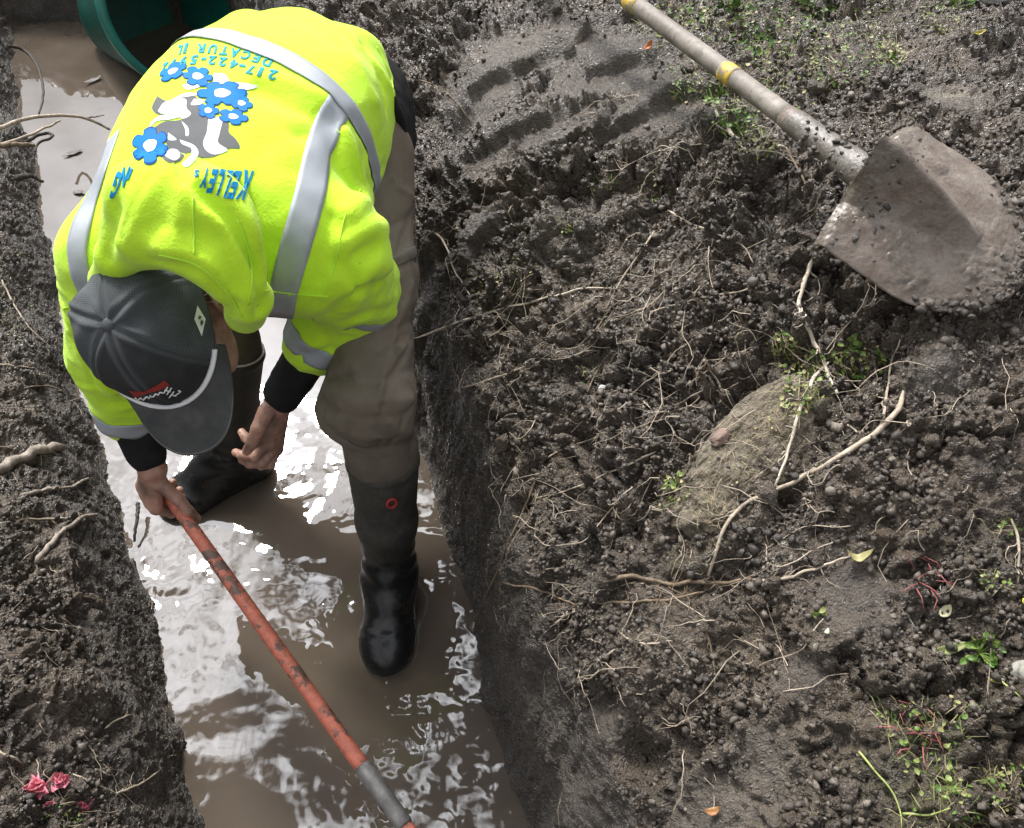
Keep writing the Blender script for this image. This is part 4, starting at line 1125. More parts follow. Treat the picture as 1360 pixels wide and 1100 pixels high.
# ------------------------------------------------------------------ the shovel he holds
sh = empty('shovel', POLE1); tag(sh, 'long orange shovel handle gripped by the worker and slanting over the water', 'shovel')
m = NT('chipped orange paint'); nz = m.noise(26, 8, .72); n2 = m.noise(85, 7, .7)
c = m.mix(m.fr(n2, .45, .56, 0, .85), (.50, .135, .08), (.36, .11, .07)); c = m.mix(m.fr(nz, .52, .57, 0, .92), c, m.ramp(n2, [(.3, (.045, .034, .026)), (.7, (.12, .09, .07))]))
m.set(Base_Color=c, Roughness=m.fr(n2, .3, .7, .38, .7)); m.bump(n2, .001, .6); ORNG = m.m
P = lambda s: POLE0 + PD * s
LP = np.linalg.norm(POLE1 - POLE0)
mb = MB(); ss = np.linspace(0, LP * .868, 60); mb.tube([P(s) for s in ss], [.0130] * 60, 20); hang(mb.build('handle', ORNG), sh)
m = NT('scuffed grey metal'); nz = m.noise(40, 5, .6)
m.set(Base_Color=m.ramp(nz, [(.3, (.09, .085, .08)), (.6, (.2, .19, .175)), (.8, (.33, .31, .28))]), Roughness=.55, Metallic=.35); m.bump(nz, .001, .6); GREYM = m.m
mb = MB(); mb.tube([P(LP * s) for s in (.862, .866, .93, 1.0, 1.004)], [.0130, .0150, .0150, .0150, .0138], 20); hang(mb.build('sleeve', GREYM), sh)
mb = MB(); mb.tube([P(LP * 1.0 + s) for s in np.linspace(0, .42, 12)], [.0130] * 12, 20); hang(mb.build('socket', ORNG), sh)
# blade, pushed into the bank below the photographer
bd = P(LP + .42); sd_ = unit(np.cross(PD, [0, 0, 1.0])); bu = np.cross(sd_, PD)
V, F = [], []
for i in range(13):
    for k in range(13):
        u_ = i / 12; x = (k / 12 - .5); hw = .11 * (1 - max(0, u_ - .45) ** 2 * 2.6) * (1 if u_ > .04 else .96)
        V.append(bd - PD * .02 + PD * .28 * u_ + sd_ * x * 2 * hw + bu * (.10 * x * x * 4 * .3 - .01))
for i in range(12):
    for k in range(12): F.append((i * 13 + k, i * 13 + k + 1, (i + 1) * 13 + k + 1, (i + 1) * 13 + k))
o = mesh_obj('blade', V, F, GREYM); md = o.modifiers.new('thick', 'SOLIDIFY'); md.thickness = .003; hang(o, sh)
# ================================================================== THINGS IN AND ON THE MUD
def lay(px, lift=0.0, n=None, smooth=3):
    q = drape(GB, px, lift, n)
    if len(q) < 3: return None
    return smooth_line(q, smooth)

# ------------------------------------------------------------------ the pale clod of turf that lies under the roots
c0, c1 = spot(1058, 528), spot(925, 695); ax_ = unit(c1 - c0); up_ = unit(np.array([.0, -.15, 1.0])); up_ = unit(up_ - ax_ * (up_ @ ax_)); sd_c = np.cross(up_, ax_); Lc = np.linalg.norm(c1 - c0)
v, f = ico(7)
v = v * (1 + .24 * fbm(v + 3.1, 1.5, 3, seed=531) + .11 * fbm(v, 4.5, 3, seed=532))[:, None]
v = np.sign(v) * np.abs(v) ** np.array([.75, .8, .7]) * [Lc * .60, .060, .038]
fur = fbm(v * [1, 3, 1], 60, 3, seed=533); v = v + [0, 0, 1] * ((.003 * fur + .004 * (clods(v, 70, 534) - .5) + .012 * fbm(v, 22, 3, seed=535)))[:, None]
cpos = (c0 + c1) / 2 + up_ * -.002; vw = v @ np.stack([ax_, sd_c, up_], 0)
m = NT('pale turf'); nz = m.noise(30, 6, .65); fb = m.noise(170, 4, .7, .6)
c = m.ramp(m.math('ADD', m.math('MULTIPLY', nz, .6), m.math('MULTIPLY', fb, .4)), [(.38, (.055, .042, .030)), (.46, (.14, .115, .082)), (.56, (.22, .185, .135)), (.68, (.30, .26, .195))])
c = m.mix(m.fr(m.noise(16, 5, .6), .58, .70, 0, .8), c, (.07, .055, .04))
m.set(Base_Color=c, Roughness=.85); m.bump(m.math('ADD', fb, m.math('MULTIPLY', m.noise(480, 4), .7)), .005, 1.0)
o = mesh_obj('turf_clod', vw, f, m.m); o.location = cpos
tag(o, 'long pale tan clod of matted turf lying under the roots on the right bank', 'clod')
class Both:
    """the ground and the clod on it, as one surface to lay things on"""
    def __init__(self, *b): self.b = b
    def ray_cast(self, o_, d_, far=100):
        r = [q.ray_cast(o_, d_, far) for q in self.b]; r = [q for q in r if q[0] is not None]
        return min(r, key=lambda q: q[3]) if r else (None, None, None, None)
    def find_nearest(self, q_): return min((q.find_nearest(q_) for q in self.b), key=lambda q: q[3])
GB = Both(GB, BVHTree.FromPolygons((vw + cpos).tolist(), f.tolist()))
tw_ = vw + cpos; sel_ = np.nonzero((v[:, 2] > .008))[0]; sel_ = sel_[RNG.random(len(sel_)) < .012 * sstep(-.1, .4, fbm(v[sel_], 14, 2, seed=536))]
rad = np.clip(np.exp(RNG.normal(math.log(0.0028), .4, len(sel_))), .0013, .006)
tag(lumps('soil_crumbs', tw_[sel_], rad, 1, CRUMB, 150), 'crumbs of soil scattered on the pale turf clod', kind='stuff')

# ------------------------------------------------------------------ green drum at the far end
DC = CAM + 3.25 * ray(236, 10); DN = unit([.70, -.63, .32]); du = unit(np.cross(DN, [0, 0, 1.0])); dv = np.cross(du, DN)
drum = empty('plastic_drum', DC * [1, 1, 0]); tag(drum, 'green plastic drum lying on its side in the water behind the worker, open end showing', 'drum')
m = NT('green plastic'); nz = m.noise(9, 5)
m.set(Base_Color=m.ramp(nz, [(.3, (.004, .055, .040)), (.7, (.009, .105, .078))]), Roughness=.35, Specular_IOR_Level=.5); m.bump(m.noise(30, 4), .002, .4)
GREEN = m.m
RD = .30
def lathe(prof, seg=72):
    V, F = [], []
    for r, a in prof:
        for k in range(seg):
            th = 2 * math.pi * k / seg; V.append(DC + DN * a + (du * math.cos(th) + dv * math.sin(th)) * r)
    for i in range(len(prof) - 1):
        for k in range(seg): F.append((i * seg + k, i * seg + (k + 1) % seg, (i + 1) * seg + (k + 1) % seg, (i + 1) * seg + k))
    return V, F
tp = lambda a: RD + a * .17                          # the wall draws in towards the bottom
prof = [(tp(-.5) - .014, -.5), (RD - .014, -.02), (RD - .012, 0), (RD, .0)]
for k in range(10):
    a = -.06 - k * .042; prof += [(tp(a), a), (tp(a) + .009, a - .008), (tp(a) + .009, a - .022), (tp(a), a - .030)]
prof += [(tp(-.51), -.51), (.001, -.52)]
mb = MB(); mb.add(*lathe(prof)); hang(mb.build('shell', GREEN), drum)
mb = MB(); mb.add(*lathe([(RD - .016, -.03), (RD - .016, .006), (RD - .008, .012), (RD + .010, .012), (RD + .016, .004), (RD + .016, -.024), (RD + .004, -.03)])); hang(mb.build('rim', simple('teal rim', (.018, .16, .125), .35, .3, 12, .002, 20)), drum)
mb = MB(); mb.add(*lathe([(tp(-.47) - .012, -.47), (.001, -.47)])); hang(mb.build('bottom', GREEN), drum)

# ------------------------------------------------------------------ roots
ROOTM = {}
for nm, c1_, c2_ in (('pale root', (.26, .21, .155), (.52, .44, .34)), ('brown root', (.10, .07, .045), (.24, .18, .12)), ('white root', (.42, .36, .28), (.66, .58, .47)), ('dark twig', (.025, .02, .016), (.06, .05, .04)), ('stub', (.16, .13, .105), (.36, .31, .26))):
    m = NT(nm); nz = m.noise(70, 5, .65); n2 = m.noise(260, 3)
    c = m.ramp(nz, [(.32, c1_), (.68, c2_)]); c = m.mix(m.fr(m.noise(30, 4), .52, .7, 0, .75), c, (.05, .042, .034))
    m.set(Base_Color=c, Roughness=.75, Specular_IOR_Level=.3); m.bump(n2, .0012, .7); ROOTM[nm] = m.m
rr = np.random.default_rng(11)
def root(name, label, px, r0, r1, mat, cat='root', group=None, lift=None, twigs=0, arch=0.0):
    q = lay(px, (lift if lift is not None else r0 * .9 + .0025), None, 4)
    if q is None: return None
    n = len(q); t = np.linspace(0, 1, n)
    q = q + np.stack([vnoise(np.stack([t * 9 + px[0][0], t * 0 + k * 5.1, t * 0], 1), 1.0, 400 + k) for k in range(3)], 1) * r0 * .9
    q[:, 2] += arch * np.sin(t * math.pi)
    q = q + np.array([0, 0, 1.0]) * ((.0035 + r0 * .5) * vnoise(np.stack([t * 6 + px[0][1], t * 0, t * 0 + 3.3], 1), 1.0, 415) - (.6 * r0 + .003) * sstep(.9, 1, t))[:, None]
    rad = (r0 + (r1 - r0) * t) * (.45 + .55 * sstep(0, .08, t) if cat == 'root' and r0 < .005 else 1) * (1 + .42 * vnoise(np.stack([t * 34, t * 0 + px[0][0], t * 0], 1), 1.0, 410))
    o0 = q[0].copy()
    mb = MB(); mb.tube(q, rad, 9)
    o = mb.build(name, ROOTM[mat]); base = q[n // 2].copy()
    twigs = twigs * 2 + 2
    for k in range(twigs):                                  # side rootlets grow out of the same root
        i = int(rr.uniform(.1, .9) * (n - 1)); dr = unit(np.cross(q[min(i + 1, n - 1)] - q[max(i - 1, 0)], [0, 0, 1.0]) * rr.choice([-1, 1]) + (q[min(i + 1, n - 1)] - q[max(i - 1, 0)]) * 40 + rr.normal(size=3) * .3)
        L = rr.uniform(.02, .06); pp = [q[i]]
        for s in range(6):
            dr = unit(dr + rr.normal(size=3) * .45); w_ = pp[-1] + dr * L / 6
            l, nn, _, dd = GB.find_nearest(Vector(w_)); l = np.array(l) + np.array(nn) * .002
            pp.append(w_ * .3 + l * .7)
        mb.tube(pp, np.linspace(rad[i] * .5, rad[i] * .15, 7), 5)
    if twigs:
        bpy.data.objects.remove(o); o = mb.build(name, ROOTM[mat])
    me = o.data; c_ = np.empty(len(me.vertices) * 3, dtype=np.float32); me.vertices.foreach_get('co', c_)
    me.vertices.foreach_set('co', (c_.reshape(-1, 3) - base).astype(np.float32).ravel()); me.update(); o.location = base
    return tag(o, label, cat, group)
M_ = .001
RT = [
 ('long straight pale root sticking out of the wall beside the trousers', [(556, 447), (600, 432), (660, 412), (720, 400), (775, 385), (812, 380)], 3, 1.2, 'white root', 3),
 ('bowed pale root crossing the middle of the dug slope', [(882, 280), (862, 320), (832, 360), (815, 395), (800, 430), (775, 455)], 2, 1, 'pale root', 2),
 ('short root running off from the top of the bowed root', [(885, 279), (930, 302), (980, 322), (1003, 347)], 2, .9, 'pale root', 1),
 ('thin root below the short one at the top of the bowed root', [(925, 300), (955, 330), (985, 372)], 1.3, .6, 'brown root', 0),
 ('pale root rising gently to the right across the middle slope', [(800, 430), (850, 418), (920, 400), (1020, 377)], 2.2, 1.2, 'pale root', 4),
 ('long thin root low on the slope below the straight pale one', [(615, 515), (650, 505), (700, 488), (760, 462), (812, 458)], 1.9, .8, 'pale root', 2),
 ('short slanted rootlet between the two long roots by the wall', [(688, 478), (718, 462), (747, 434)], 1.4, .6, 'brown root', 0),
 ('short rootlet leading down to the small white chip', [(778, 522), (795, 490), (816, 465)], 1.3, .7, 'brown root', 0),
 ('thick wavy pale root hanging from the left corner of the shovel blade', [(1089, 322), (1075, 355), (1062, 390), (1060, 415), (1075, 440), (1090, 465), (1100, 490), (1108, 520)], 3.6, 2.4, 'white root', 5),
 ('curved pale root lying along the pale turf clod', [(1098, 480), (1085, 500), (1066, 530), (1056, 560), (1050, 590), (1040, 620), (1028, 642)], 3.0, 1.6, 'white root', 4),
 ('longest root of the bank, sweeping under the pale turf clod and forked at its top', [(1203, 518), (1182, 558), (1150, 590), (1100, 620), (1050, 640), (1010, 655), (980, 680), (960, 710), (940, 762)], 4.0, 2.2, 'pale root', 5),
 ('forked side root standing up beside the end of the longest root', [(1166, 574), (1176, 540), (1184, 505), (1186, 470), (1204, 440)], 2.2, .9, 'pale root', 3),
 ('small arched root between the clod and the forked side root', [(1108, 560), (1128, 562), (1142, 574), (1150, 590)], 1.8, 1.0, 'pale root', 2),
 ('thin root reaching up to the grassy tuft over the clod', [(1160, 535), (1135, 510), (1110, 495)], 1.6, .8, 'pale root', 2),
 ('long root running steeply down the wall to the water', [(726, 600), (702, 664), (674, 732), (640, 810), (626, 852)], 2.2, 1.2, 'brown root', 7),
 ('gently curved root feeding into the steep wall root', [(872, 597), (830, 618), (780, 640), (740, 655), (708, 664)], 1.9, 1.0, 'pale root', 3),
 ('arched fine root above the one feeding the wall root', [(717, 612), (752, 595), (790, 582), (830, 570), (870, 570)], 1.6, .8, 'pale root', 2),
 ('slanting root at the foot of the slope pointing left to the water', [(671, 775), (710, 782), (740, 794), (770, 809)], 2.0, 1.4, 'brown root', 2),
 ('short root branching down from the slanting one at the foot of the slope', [(773, 807), (742, 823), (717, 846)], 1.8, .9, 'pale root', 2),
 ('thick knotted root crossing the lower slope', [(800, 775), (828, 762), (869, 775), (924, 775), (1000, 770)], 3.4, 2.4, 'brown root', 8),
 ('straight root just under the thick knotted one', [(796, 800), (851, 800), (905, 798), (938, 782)], 2.2, 1.4, 'brown root', 4),
 ('short level root in the lower slope above the curved drooping one', [(824, 841), (851, 855), (896, 852)], 1.6, .8, 'pale root', 2),
 ('curved drooping root at the bottom of the slope', [(819, 864), (787, 882), (769, 909), (751, 923)], 1.8, .9, 'pale root', 2),
 ('upright rootlet in the brown earth of the lower slope', [(937, 836), (946, 873), (951, 914)], 1.6, .9, 'brown root', 2),
 ('root rising right from the knotted root to the yellow leaf', [(1000, 772), (1050, 766), (1100, 750), (1132, 740)], 2.6, 1.2, 'pale root', 3),
 ('wiggling root beside the trousers at the top of the wall', [(556, 295), (590, 320), (603, 360), (626, 392)], 2.6, 1.4, 'pale root', 4),
 ('kinked pale root in the grass below the yellow spotted handle', [(950, 152), (975, 185), (1000, 205), (1030, 196), (1046, 190)], 3.6, 2.4, 'white root', 1),
 ('straight brown root pointing down from the kinked root', [(1046, 194), (1060, 225), (1075, 252)], 2.4, 1.4, 'brown root', 0),
 ('upright root among clods near the right edge', [(1340, 690), (1352, 730), (1350, 772)], 2.0, 1.2, 'pale root', 1),
 ('thin root stretched over the top of the tyre marked mud', [(525, 88), (560, 108), (600, 128), (625, 160)], 1.8, 1.0, 'brown root', 1),
 ('sloping thin root on the left bank above the broken stub', [(0, 372), (15, 402), (40, 440), (60, 456)], 3, 1.4, 'pale root', 1),
 ('level pale root at the left edge beside the sleeve', [(-12, 484), (14, 486), (40, 488)], 3, 1.6, 'pale root', 0),
 ('curly thin root reaching from the left bank to the water', [(30, 516), (62, 512), (90, 524), (112, 532)], 1.8, .9, 'pale root', 1),
 ('pale root below the broken stub on the left bank', [(30, 660), (60, 652), (92, 650), (113, 634)], 5, 3, 'stub', 1),
 ('bent pale root with a cut end on the left bank', [(52, 748), (66, 726), (84, 704), (104, 688), (123, 684)], 5.5, 4, 'stub', 1),
 ('thin level root behind the bent cut root', [(18, 692), (50, 690), (92, 688)], 2.4, 1.4, 'pale root', 1),
 ('forked rootlet at the bottom of the left bank near the water', [(152, 1056), (180, 1044), (208, 1026)], 2.2, 1.2, 'pale root', 3),
 ('rootlet running right from the pink blossoms', [(98, 1028), (132, 1044), (154, 1056)], 1.8, 1.0, 'pale root', 0),
 ('short pale rootlet in the dark of the left bank', [(136, 968), (156, 956), (173, 949)], 2.2, 1.4, 'pale root', 0),
 ('short pale root at the left edge above the pink blossoms', [(-5, 998), (12, 1004), (26, 1012)], 2.4, 1.4, 'pale root', 0),
 ('long thin root trailing down the left bank into the water', [(105, 790), (140, 800), (178, 812)], 1.6, .9, 'brown root', 2),
]
for label, px, a, b, mat, tw in RT: root('root', label, px, a * M_, b * M_, mat, twigs=tw)
root('root', 'broken grey root stub as thick as a thumb jutting from the left bank', [(-14, 628), (18, 616), (46, 606), (75, 597)], .0125, .0105, 'stub', 'root', twigs=0)
root('root', 'white root lying along the waterline right of the boot', [(549, 642), (561, 664), (575, 700), (583, 720), (597, 760), (603, 782), (619, 812)], .0030, .002, 'white root', twigs=0, lift=.006)
# roots that arch free over the water at the far left
def free(name, label, pts, r0, r1, mat, cat='root', seg=8):
    q = spline(np.array([at_depth(*p) for p in pts]), 40); t = np.linspace(0, 1, 40)
    q = q + np.stack([vnoise(np.stack([t * 8 + pts[0][0], t * 0 + k * 3.3, t * 0], 1), 1.0, 440 + k) for k in range(3)], 1) * .004
    mb = MB(); base = q[20].copy(); mb.tube(q - base, np.linspace(r0, r1, 40), seg); o = mb.build(name, ROOTM[mat]); o.location = base
    return tag(o, label, cat)
free('root', 'upper pale root arching from the left bank over the still water', [(-25, 178, 2.35), (0, 170, 2.4), (32, 158, 2.48), (80, 154, 2.55), (112, 157, 2.6), (146, 172, 2.66)], .0075, .004, 'pale root')
free('root', 'lower pale root slanting up under the arching one', [(-20, 200, 2.3), (10, 190, 2.36), (42, 178, 2.42), (80, 161, 2.5)], .006, .003, 'pale root')
free('root', 'thin twiggy end of the arching root over the water', [(112, 157, 2.6), (126, 155, 2.62), (139, 153, 2.64)], .003, .0015, 'brown root')
free('twig', 'dark curved twig rising out of the still water', [(12, 62, 2.9), (30, 66, 2.95), (46, 82, 2.92), (56, 106, 2.85), (57, 130, 2.75), (52, 152, 2.64)], .006, .003, 'dark twig', 'twig')
free('twig', 'dark looped twig at the water edge under the pale roots', [(34, 192, 2.4), (46, 182, 2.44), (62, 177, 2.46), (70, 180, 2.44), (64, 186, 2.42), (50, 192, 2.40), (46, 206, 2.36)], .006, .003, 'dark twig', 'twig')
free('twig', 'short dark twig stub pointing over the water', [(22, 237, 2.2), (40, 234, 2.24), (58, 242, 2.26)], .010, .004, 'dark twig', 'twig')
free('twig', 'broken brown twig at the water edge beside the stub', [(-10, 194, 2.3), (20, 192, 2.33), (46, 193, 2.37)], .009, .006, 'brown root', 'twig')
free('twig', 'dark stick standing in the water below the gripping hand', [(184, 668, 1.93), (182, 690, 1.9), (178, 720, 1.88)], .005, .003, 'dark twig', 'twig')
free('twig', 'thin dark twig lying on the water along the left bank', [(176, 742, 1.86), (188, 782, 1.82), (205, 820, 1.78), (232, 852, 1.74)], .0032, .0016, 'dark twig', 'twig')

# fine hair roots, too many to count
mb_v, mb_f, nn_ = [], [], 0
wr = wgt.copy(); sel = np.zeros(len(P0)); sel[idx] = np.where((off_r > .03) & (off_r < 1.0) & (yq > .3) & (yq < 1.5), .35 + 1.6 * np.exp(-((xq - .18) / .22) ** 2 - ((yq - .75) / .3) ** 2), np.where((off_l > .0) & (off_l < .6) & (yq < 2.4), .55, 0.0)) * sstep(-.25, .35, fbm(Q, 4.5, 2, seed=85)) * (1 - .8 * steep); wr = sel * np.maximum(area, 0); wr /= wr.sum()
for i in RNG.choice(len(P0), 1000, p=wr):
    q = Pn[i] + GN[i] * .0015; dr = unit(np.cross(GN[i], rr.normal(size=3))); L = rr.uniform(.02, .09) * (1 if rr.random() < .75 else 2.2); pp = [q]
    for s in range(7):
        dr = unit(dr + rr.normal(size=3) * .24 + np.array([0, 0, -.1])); w_ = pp[-1] + dr * L / 7
        l, nn, _, dd = GB.find_nearest(Vector(w_)); l = np.array(l) + np.array(nn) * rr.uniform(.002, .006)
        pp.append(w_ * .35 + l * .65)
    r0 = rr.uniform(.00045, .0010)
    v, f = tube(pp, np.linspace(r0, r0 * .4, 8), 4, False); mb_v.append(v); mb_f.append(np.array(f) + nn_); nn_ += len(v)
for j in range(60):                                         # long branching strands trailing down to the trench edge
    ok = False
    while not ok:
        px, py = rr.normal(890, 150), rr.normal(530, 160); l, nn = hit(GB, px, py); ok = l is not None and l[0] > XR(l[1]) + .08 and 60 < px < 1300
    dr = unit(np.array([-1.0, -.45, -.25]) + rr.normal(size=3) * .6); L = rr.uniform(.12, .38); n_ = int(L / .009); q = l + nn * .004; pp = [q]; brs = []
    for s in range(n_):
        dr = unit(dr + rr.normal(size=3) * .17 + np.array([-.03, -.01, 0])); w_ = pp[-1] + dr * .009; l, nn, _, dd = GB.find_nearest(Vector(w_)); l = np.array(l) + np.array(nn) * rr.uniform(-.002, .006)
        pp.append(w_ * .45 + l * .55)
        if rr.random() < .16: brs.append((len(pp) - 1, dr))
    r0 = rr.uniform(.0005, .00105); v, f = tube(smooth_line(np.array(pp), 2), np.linspace(r0, r0 * .35, len(pp)), 5, False); mb_v.append(v); mb_f.append(np.array(f) + nn_); nn_ += len(v)
    for i_, d_ in brs:
        d_ = unit(d_ + rr.normal(size=3) * .8); pb = [pp[i_]]
        for s in range(int(rr.uniform(4, 11))):
            d_ = unit(d_ + rr.normal(size=3) * .3); w_ = pb[-1] + d_ * .007; l, nn, _, dd = GB.find_nearest(Vector(w_)); pb.append(w_ * .5 + (np.array(l) + np.array(nn) * .004) * .5)
        v, f = tube(pb, np.linspace(r0 * .55, r0 * .2, len(pb)), 4, False); mb_v.append(v); mb_f.append(np.array(f) + nn_); nn_ += len(v)
o = mesh_obj('fine_roots', np.concatenate(mb_v), np.concatenate(mb_f), simple('hair root', (.40, .33, .25), .7, .5, 22)); tag(o, 'fine hair roots hanging out of the dug soil', kind='stuff')

# ------------------------------------------------------------------ the muddy shovel on the right bank
H0 = at_depth(838, 2, 1.50); H1 = at_depth(1122, 212, 1.115); SD = unit(H1 - H0)
sv = empty('shovel', at_depth(1230, 280, 1.07)); tag(sv, 'muddy digging shovel lying blade down on the right bank, its handle flecked yellow', 'shovel')
m = NT('weathered handle'); nz = m.noise(9, 5, .6, stretch=(1, 1, 1)); n2 = m.noise(80, 4)
g1 = m.ramp(m.noise(26, 5, .6), [(.3, (.13, .11, .095)), (.7, (.30, .265, .225))])
c = m.mix(m.fr(nz, .66, .68, 0, 1), g1, m.ramp(n2, [(.3, (.50, .30, .02)), (.7, (.68, .46, .04))])); c = m.mix(m.fr(n2, .55, .7, 0, .6), c, (.09, .078, .065))
m.set(Base_Color=c, Roughness=.65); m.bump(n2, .0012, .6)
Lh = np.linalg.norm(H1 - H0); HS = lambda s: H0 + SD * s
mb = MB(); ss = np.linspace(-.75, Lh * .80, 40); mb.tube([HS(s) for s in ss], .0160, 22); hang(mb.build('handle', m.m), sv)
m = NT('yellow band paint'); nz = m.noise(60, 5, .6)
m.set(Base_Color=m.ramp(nz, [(.35, (.58, .38, .03)), (.50, (.50, .34, .05)), (.56, (.24, .20, .15))]), Roughness=.6); m.bump(nz, .001, .5)
s_b = float((at_depth(978, 102, 1.30) - H0) @ SD)
for sb, hw in ((s_b, .017), (.012, .02)):
    mb = MB(); mb.tube([HS(sb + x * hw) for x in (-1, -.6, 0, .6, 1)], [.0163, .0168, .0169, .0168, .0163], 22); hang(mb.build('painted_band', m.m), sv)
MUDM = NT('shovel mud'); nz = MUDM.noise(45, 6, .6); n2 = MUDM.noise(220, 4)
MUDM.set(Base_Color=MUDM.mix(MUDM.fr(MUDM.noise(14, 4), .45, .7, 0, .55), MUDM.ramp(nz, [(.3, (.09, .078, .068)), (.7, (.20, .18, .16))]), (.15, .095, .06)), Roughness=MUDM.fr(n2, .3, .7, .25, .6), Specular_IOR_Level=.5)
MUDM.bump(MUDM.math('ADD', n2, nz), .002, .8); MUDM = MUDM.m
mb = MB(); ss = np.linspace(Lh * .78, Lh + .075, 14); mb.tube([HS(s) for s in ss], [.0166, .0185, .0195, .0195, .0198, .0202, .0206, .021, .0216, .0224, .0236, .024, .023, .02], 20); hang(mb.build('socket', MUDM), sv)
# blade: frog ridge down the middle, rolled step at the shoulders
B0 = HS(Lh + .045); BT = at_depth(1372, 366, 1.035); BA = unit(BT - B0); BLn = np.linalg.norm(BT - B0)
BS = unit(at_depth(1215, 158, 1.115) - at_depth(1091, 312, 1.075)); BS = unit(BS - BA * (BS @ BA)); BN = np.cross(BA, BS); BN = BN if BN[2] > 0 else -BN
V, F = [], []; NU, NV = 110, 90
for i in range(NU + 1):
    u_ = i / NU
    for k in range(NV + 1):
        v_ = -1 + 2 * k / NV
        hw = .118 * (1 - max(0, (u_ - .42) / .58) ** 2.3) ** .62 if u_ < 1 else .0
        hw = max(hw, .004) * (0.97 + .03 * sstep(0, .1, u_)); y = v_ * hw
        h = .030 * (1 - (y / .125) ** 2) + .066 * max(0, 1 - abs(y - .004) / (.052 * (1.05 - u_) + .004)) ** 1.2 * max(0, 1 - u_ / .68) ** .7 + .012 * math.exp(-((y - .06) / .03) ** 2) * (1 - u_) - .006 * math.exp(-((abs(y) - .045) / .015) ** 2) * max(0, 1 - u_ / .6)
        h -= .035 * u_ ** 2.2; h -= .012 * math.exp(-(u_ / .03) ** 2) * (abs(v_) > .25)
        q = B0 + BA * (BLn * u_ * (1 + .0) - (.012 * (1 - abs(v_)) if u_ < .05 else 0)) + BS * y + BN * (h - .022)
        V.append(q)
V = np.array(V); uu_ = np.repeat(np.arange(NU + 1) / NU, NV + 1); mudm = np.clip(sstep(.62, .95, uu_ + .25 * fbm(V, 14, 3, seed=504)) + sstep(.22, .02, uu_ + .2 * fbm(V, 20, 2, seed=505)) + .9 * sstep(.1, .35, fbm(V, 18, 3, seed=506)), 0, 1)
nz_ = mudm * (.0015 + .0045 * fbm(V, 45, 4, .65, seed=507) + .0022 * (cells(V, 170, 508)[1] - .3)) + fbm(V, 30, 3, seed=501) * .0022 + np.maximum(0, fbm(V, 16, 3, seed=502) - .12) * .008 * sstep(-.1, .2, fbm(V, 60, 2, seed=503)); V = V + BN * nz_[:, None]
for i in range(NU):
    for k in range(NV): F.append((i * (NV + 1) + k, i * (NV + 1) + k + 1, (i + 1) * (NV + 1) + k + 1, (i + 1) * (NV + 1) + k))
m = NT('wet muddy steel'); mud_ = m.attr('mud'); nz = m.noise(22, 6, .62); n2 = m.noise(180, 4); st = m.noise(60, 3, stretch=(1, 1, 1))
c = m.ramp(nz, [(.30, (.10, .067, .046)), (.46, (.155, .122, .098)), (.7, (.24, .205, .172))]); c = m.mix(m.fr(n2, .52, .7, 0, .6), c, (.11, .085, .065))
c = m.mix(m.math('MULTIPLY', mud_, .85), c, m.ramp(n2, [(.3, (.075, .06, .047)), (.7, (.19, .16, .13))]))
m.set(Base_Color=c, Roughness=m.fr(nz, .3, .7, .20, .48), Specular_IOR_Level=.6, Metallic=.1); m.bump(m.math('ADD', n2, m.math('MULTIPLY', nz, 1.5)), .0018, .8)
bl_ = mesh_obj('blade', V, F, m.m); fattr(bl_, 'mud', mudm); md = bl_.modifiers.new('thick', 'SOLIDIFY'); md.thickness = .003; md.offset = -1; hang(bl_, sv)
# clods of mud stuck to blade and socket
vv = V.reshape(NU + 1, NV + 1, 3)[::2, ::2]; NU, NV = 55, 45; BSTEP = 1; cs, rs = [], []
for _ in range(420):
    i, k = int(abs(rr.normal()) * 9), int(np.clip(rr.normal(22, 10), 1, NV - 1))
    if rr.random() < .6: i, k = int(NU - abs(rr.normal()) * 7), int(rr.uniform(4, NV - 2))
    cs.append(vv[min(i, NU), k] + BN * .001); rs.append(math.exp(rr.normal(math.log(.0026), .45)))
for _ in range(90):
    s = rr.uniform(Lh * .84, Lh + .07); th = rr.uniform(0, 6.3); cs.append(HS(s) + (BS * math.cos(th) + BN * abs(math.sin(th))) * .024); rs.append(math.exp(rr.normal(math.log(.004), .4)))
ob_ = []
for _ in range(170):                                        # clods heaped against the sunken edge
    i = int(rr.uniform(34, 55)); k = int(rr.choice([rr.uniform(0, 4), rr.uniform(41, 45)])) if i < 50 else int(rr.uniform(0, 45)); ob_.append(1)
    cs.append(vv[min(i, 54), min(k, 44)] + rr.normal(size=3) * [.007, .007, .003]); rs.append(math.exp(rr.normal(math.log(.0058), .45)))
o = lumps('stuck_mud', np.array(cs), np.clip(np.array(rs), .0012, .0062), 2, CRUMB, 300); o['kind'] = 'stuff'; hang(o, sv)
# ------------------------------------------------------------------ leaves, blossoms, stones
def leaf_mesh(L, W_, curl=.25, fold_=.2, nu=8, nv=5, tip=1.3):
    V, F = [], []
    for i in range(nu + 1):
        u = i / nu; w = W_ * math.sin(math.pi * min(1, u ** .85)) ** .8 * (1 - .25 * u * (tip - 1))
        for k in range(nv): v = -1 + 2 * k / (nv - 1); V.append((L * (u - .5), w * v * .5, curl * L * (u - .5) ** 2 * 2 + fold_ * W_ * abs(v) * .5 * math.sin(math.pi * u)))
    for i in range(nu):
        for k in range(nv - 1): F.append((i * nv + k, i * nv + k + 1, (i + 1) * nv + k + 1, (i + 1) * nv + k))
    return np.array(V), F
def basis(n, ang):
    a = unit(np.cross(n, [0.3, 1, 0.2])); b = np.cross(n, a); x = a * math.cos(ang) + b * math.sin(ang); return np.stack([x, np.cross(n, x), n], 1)
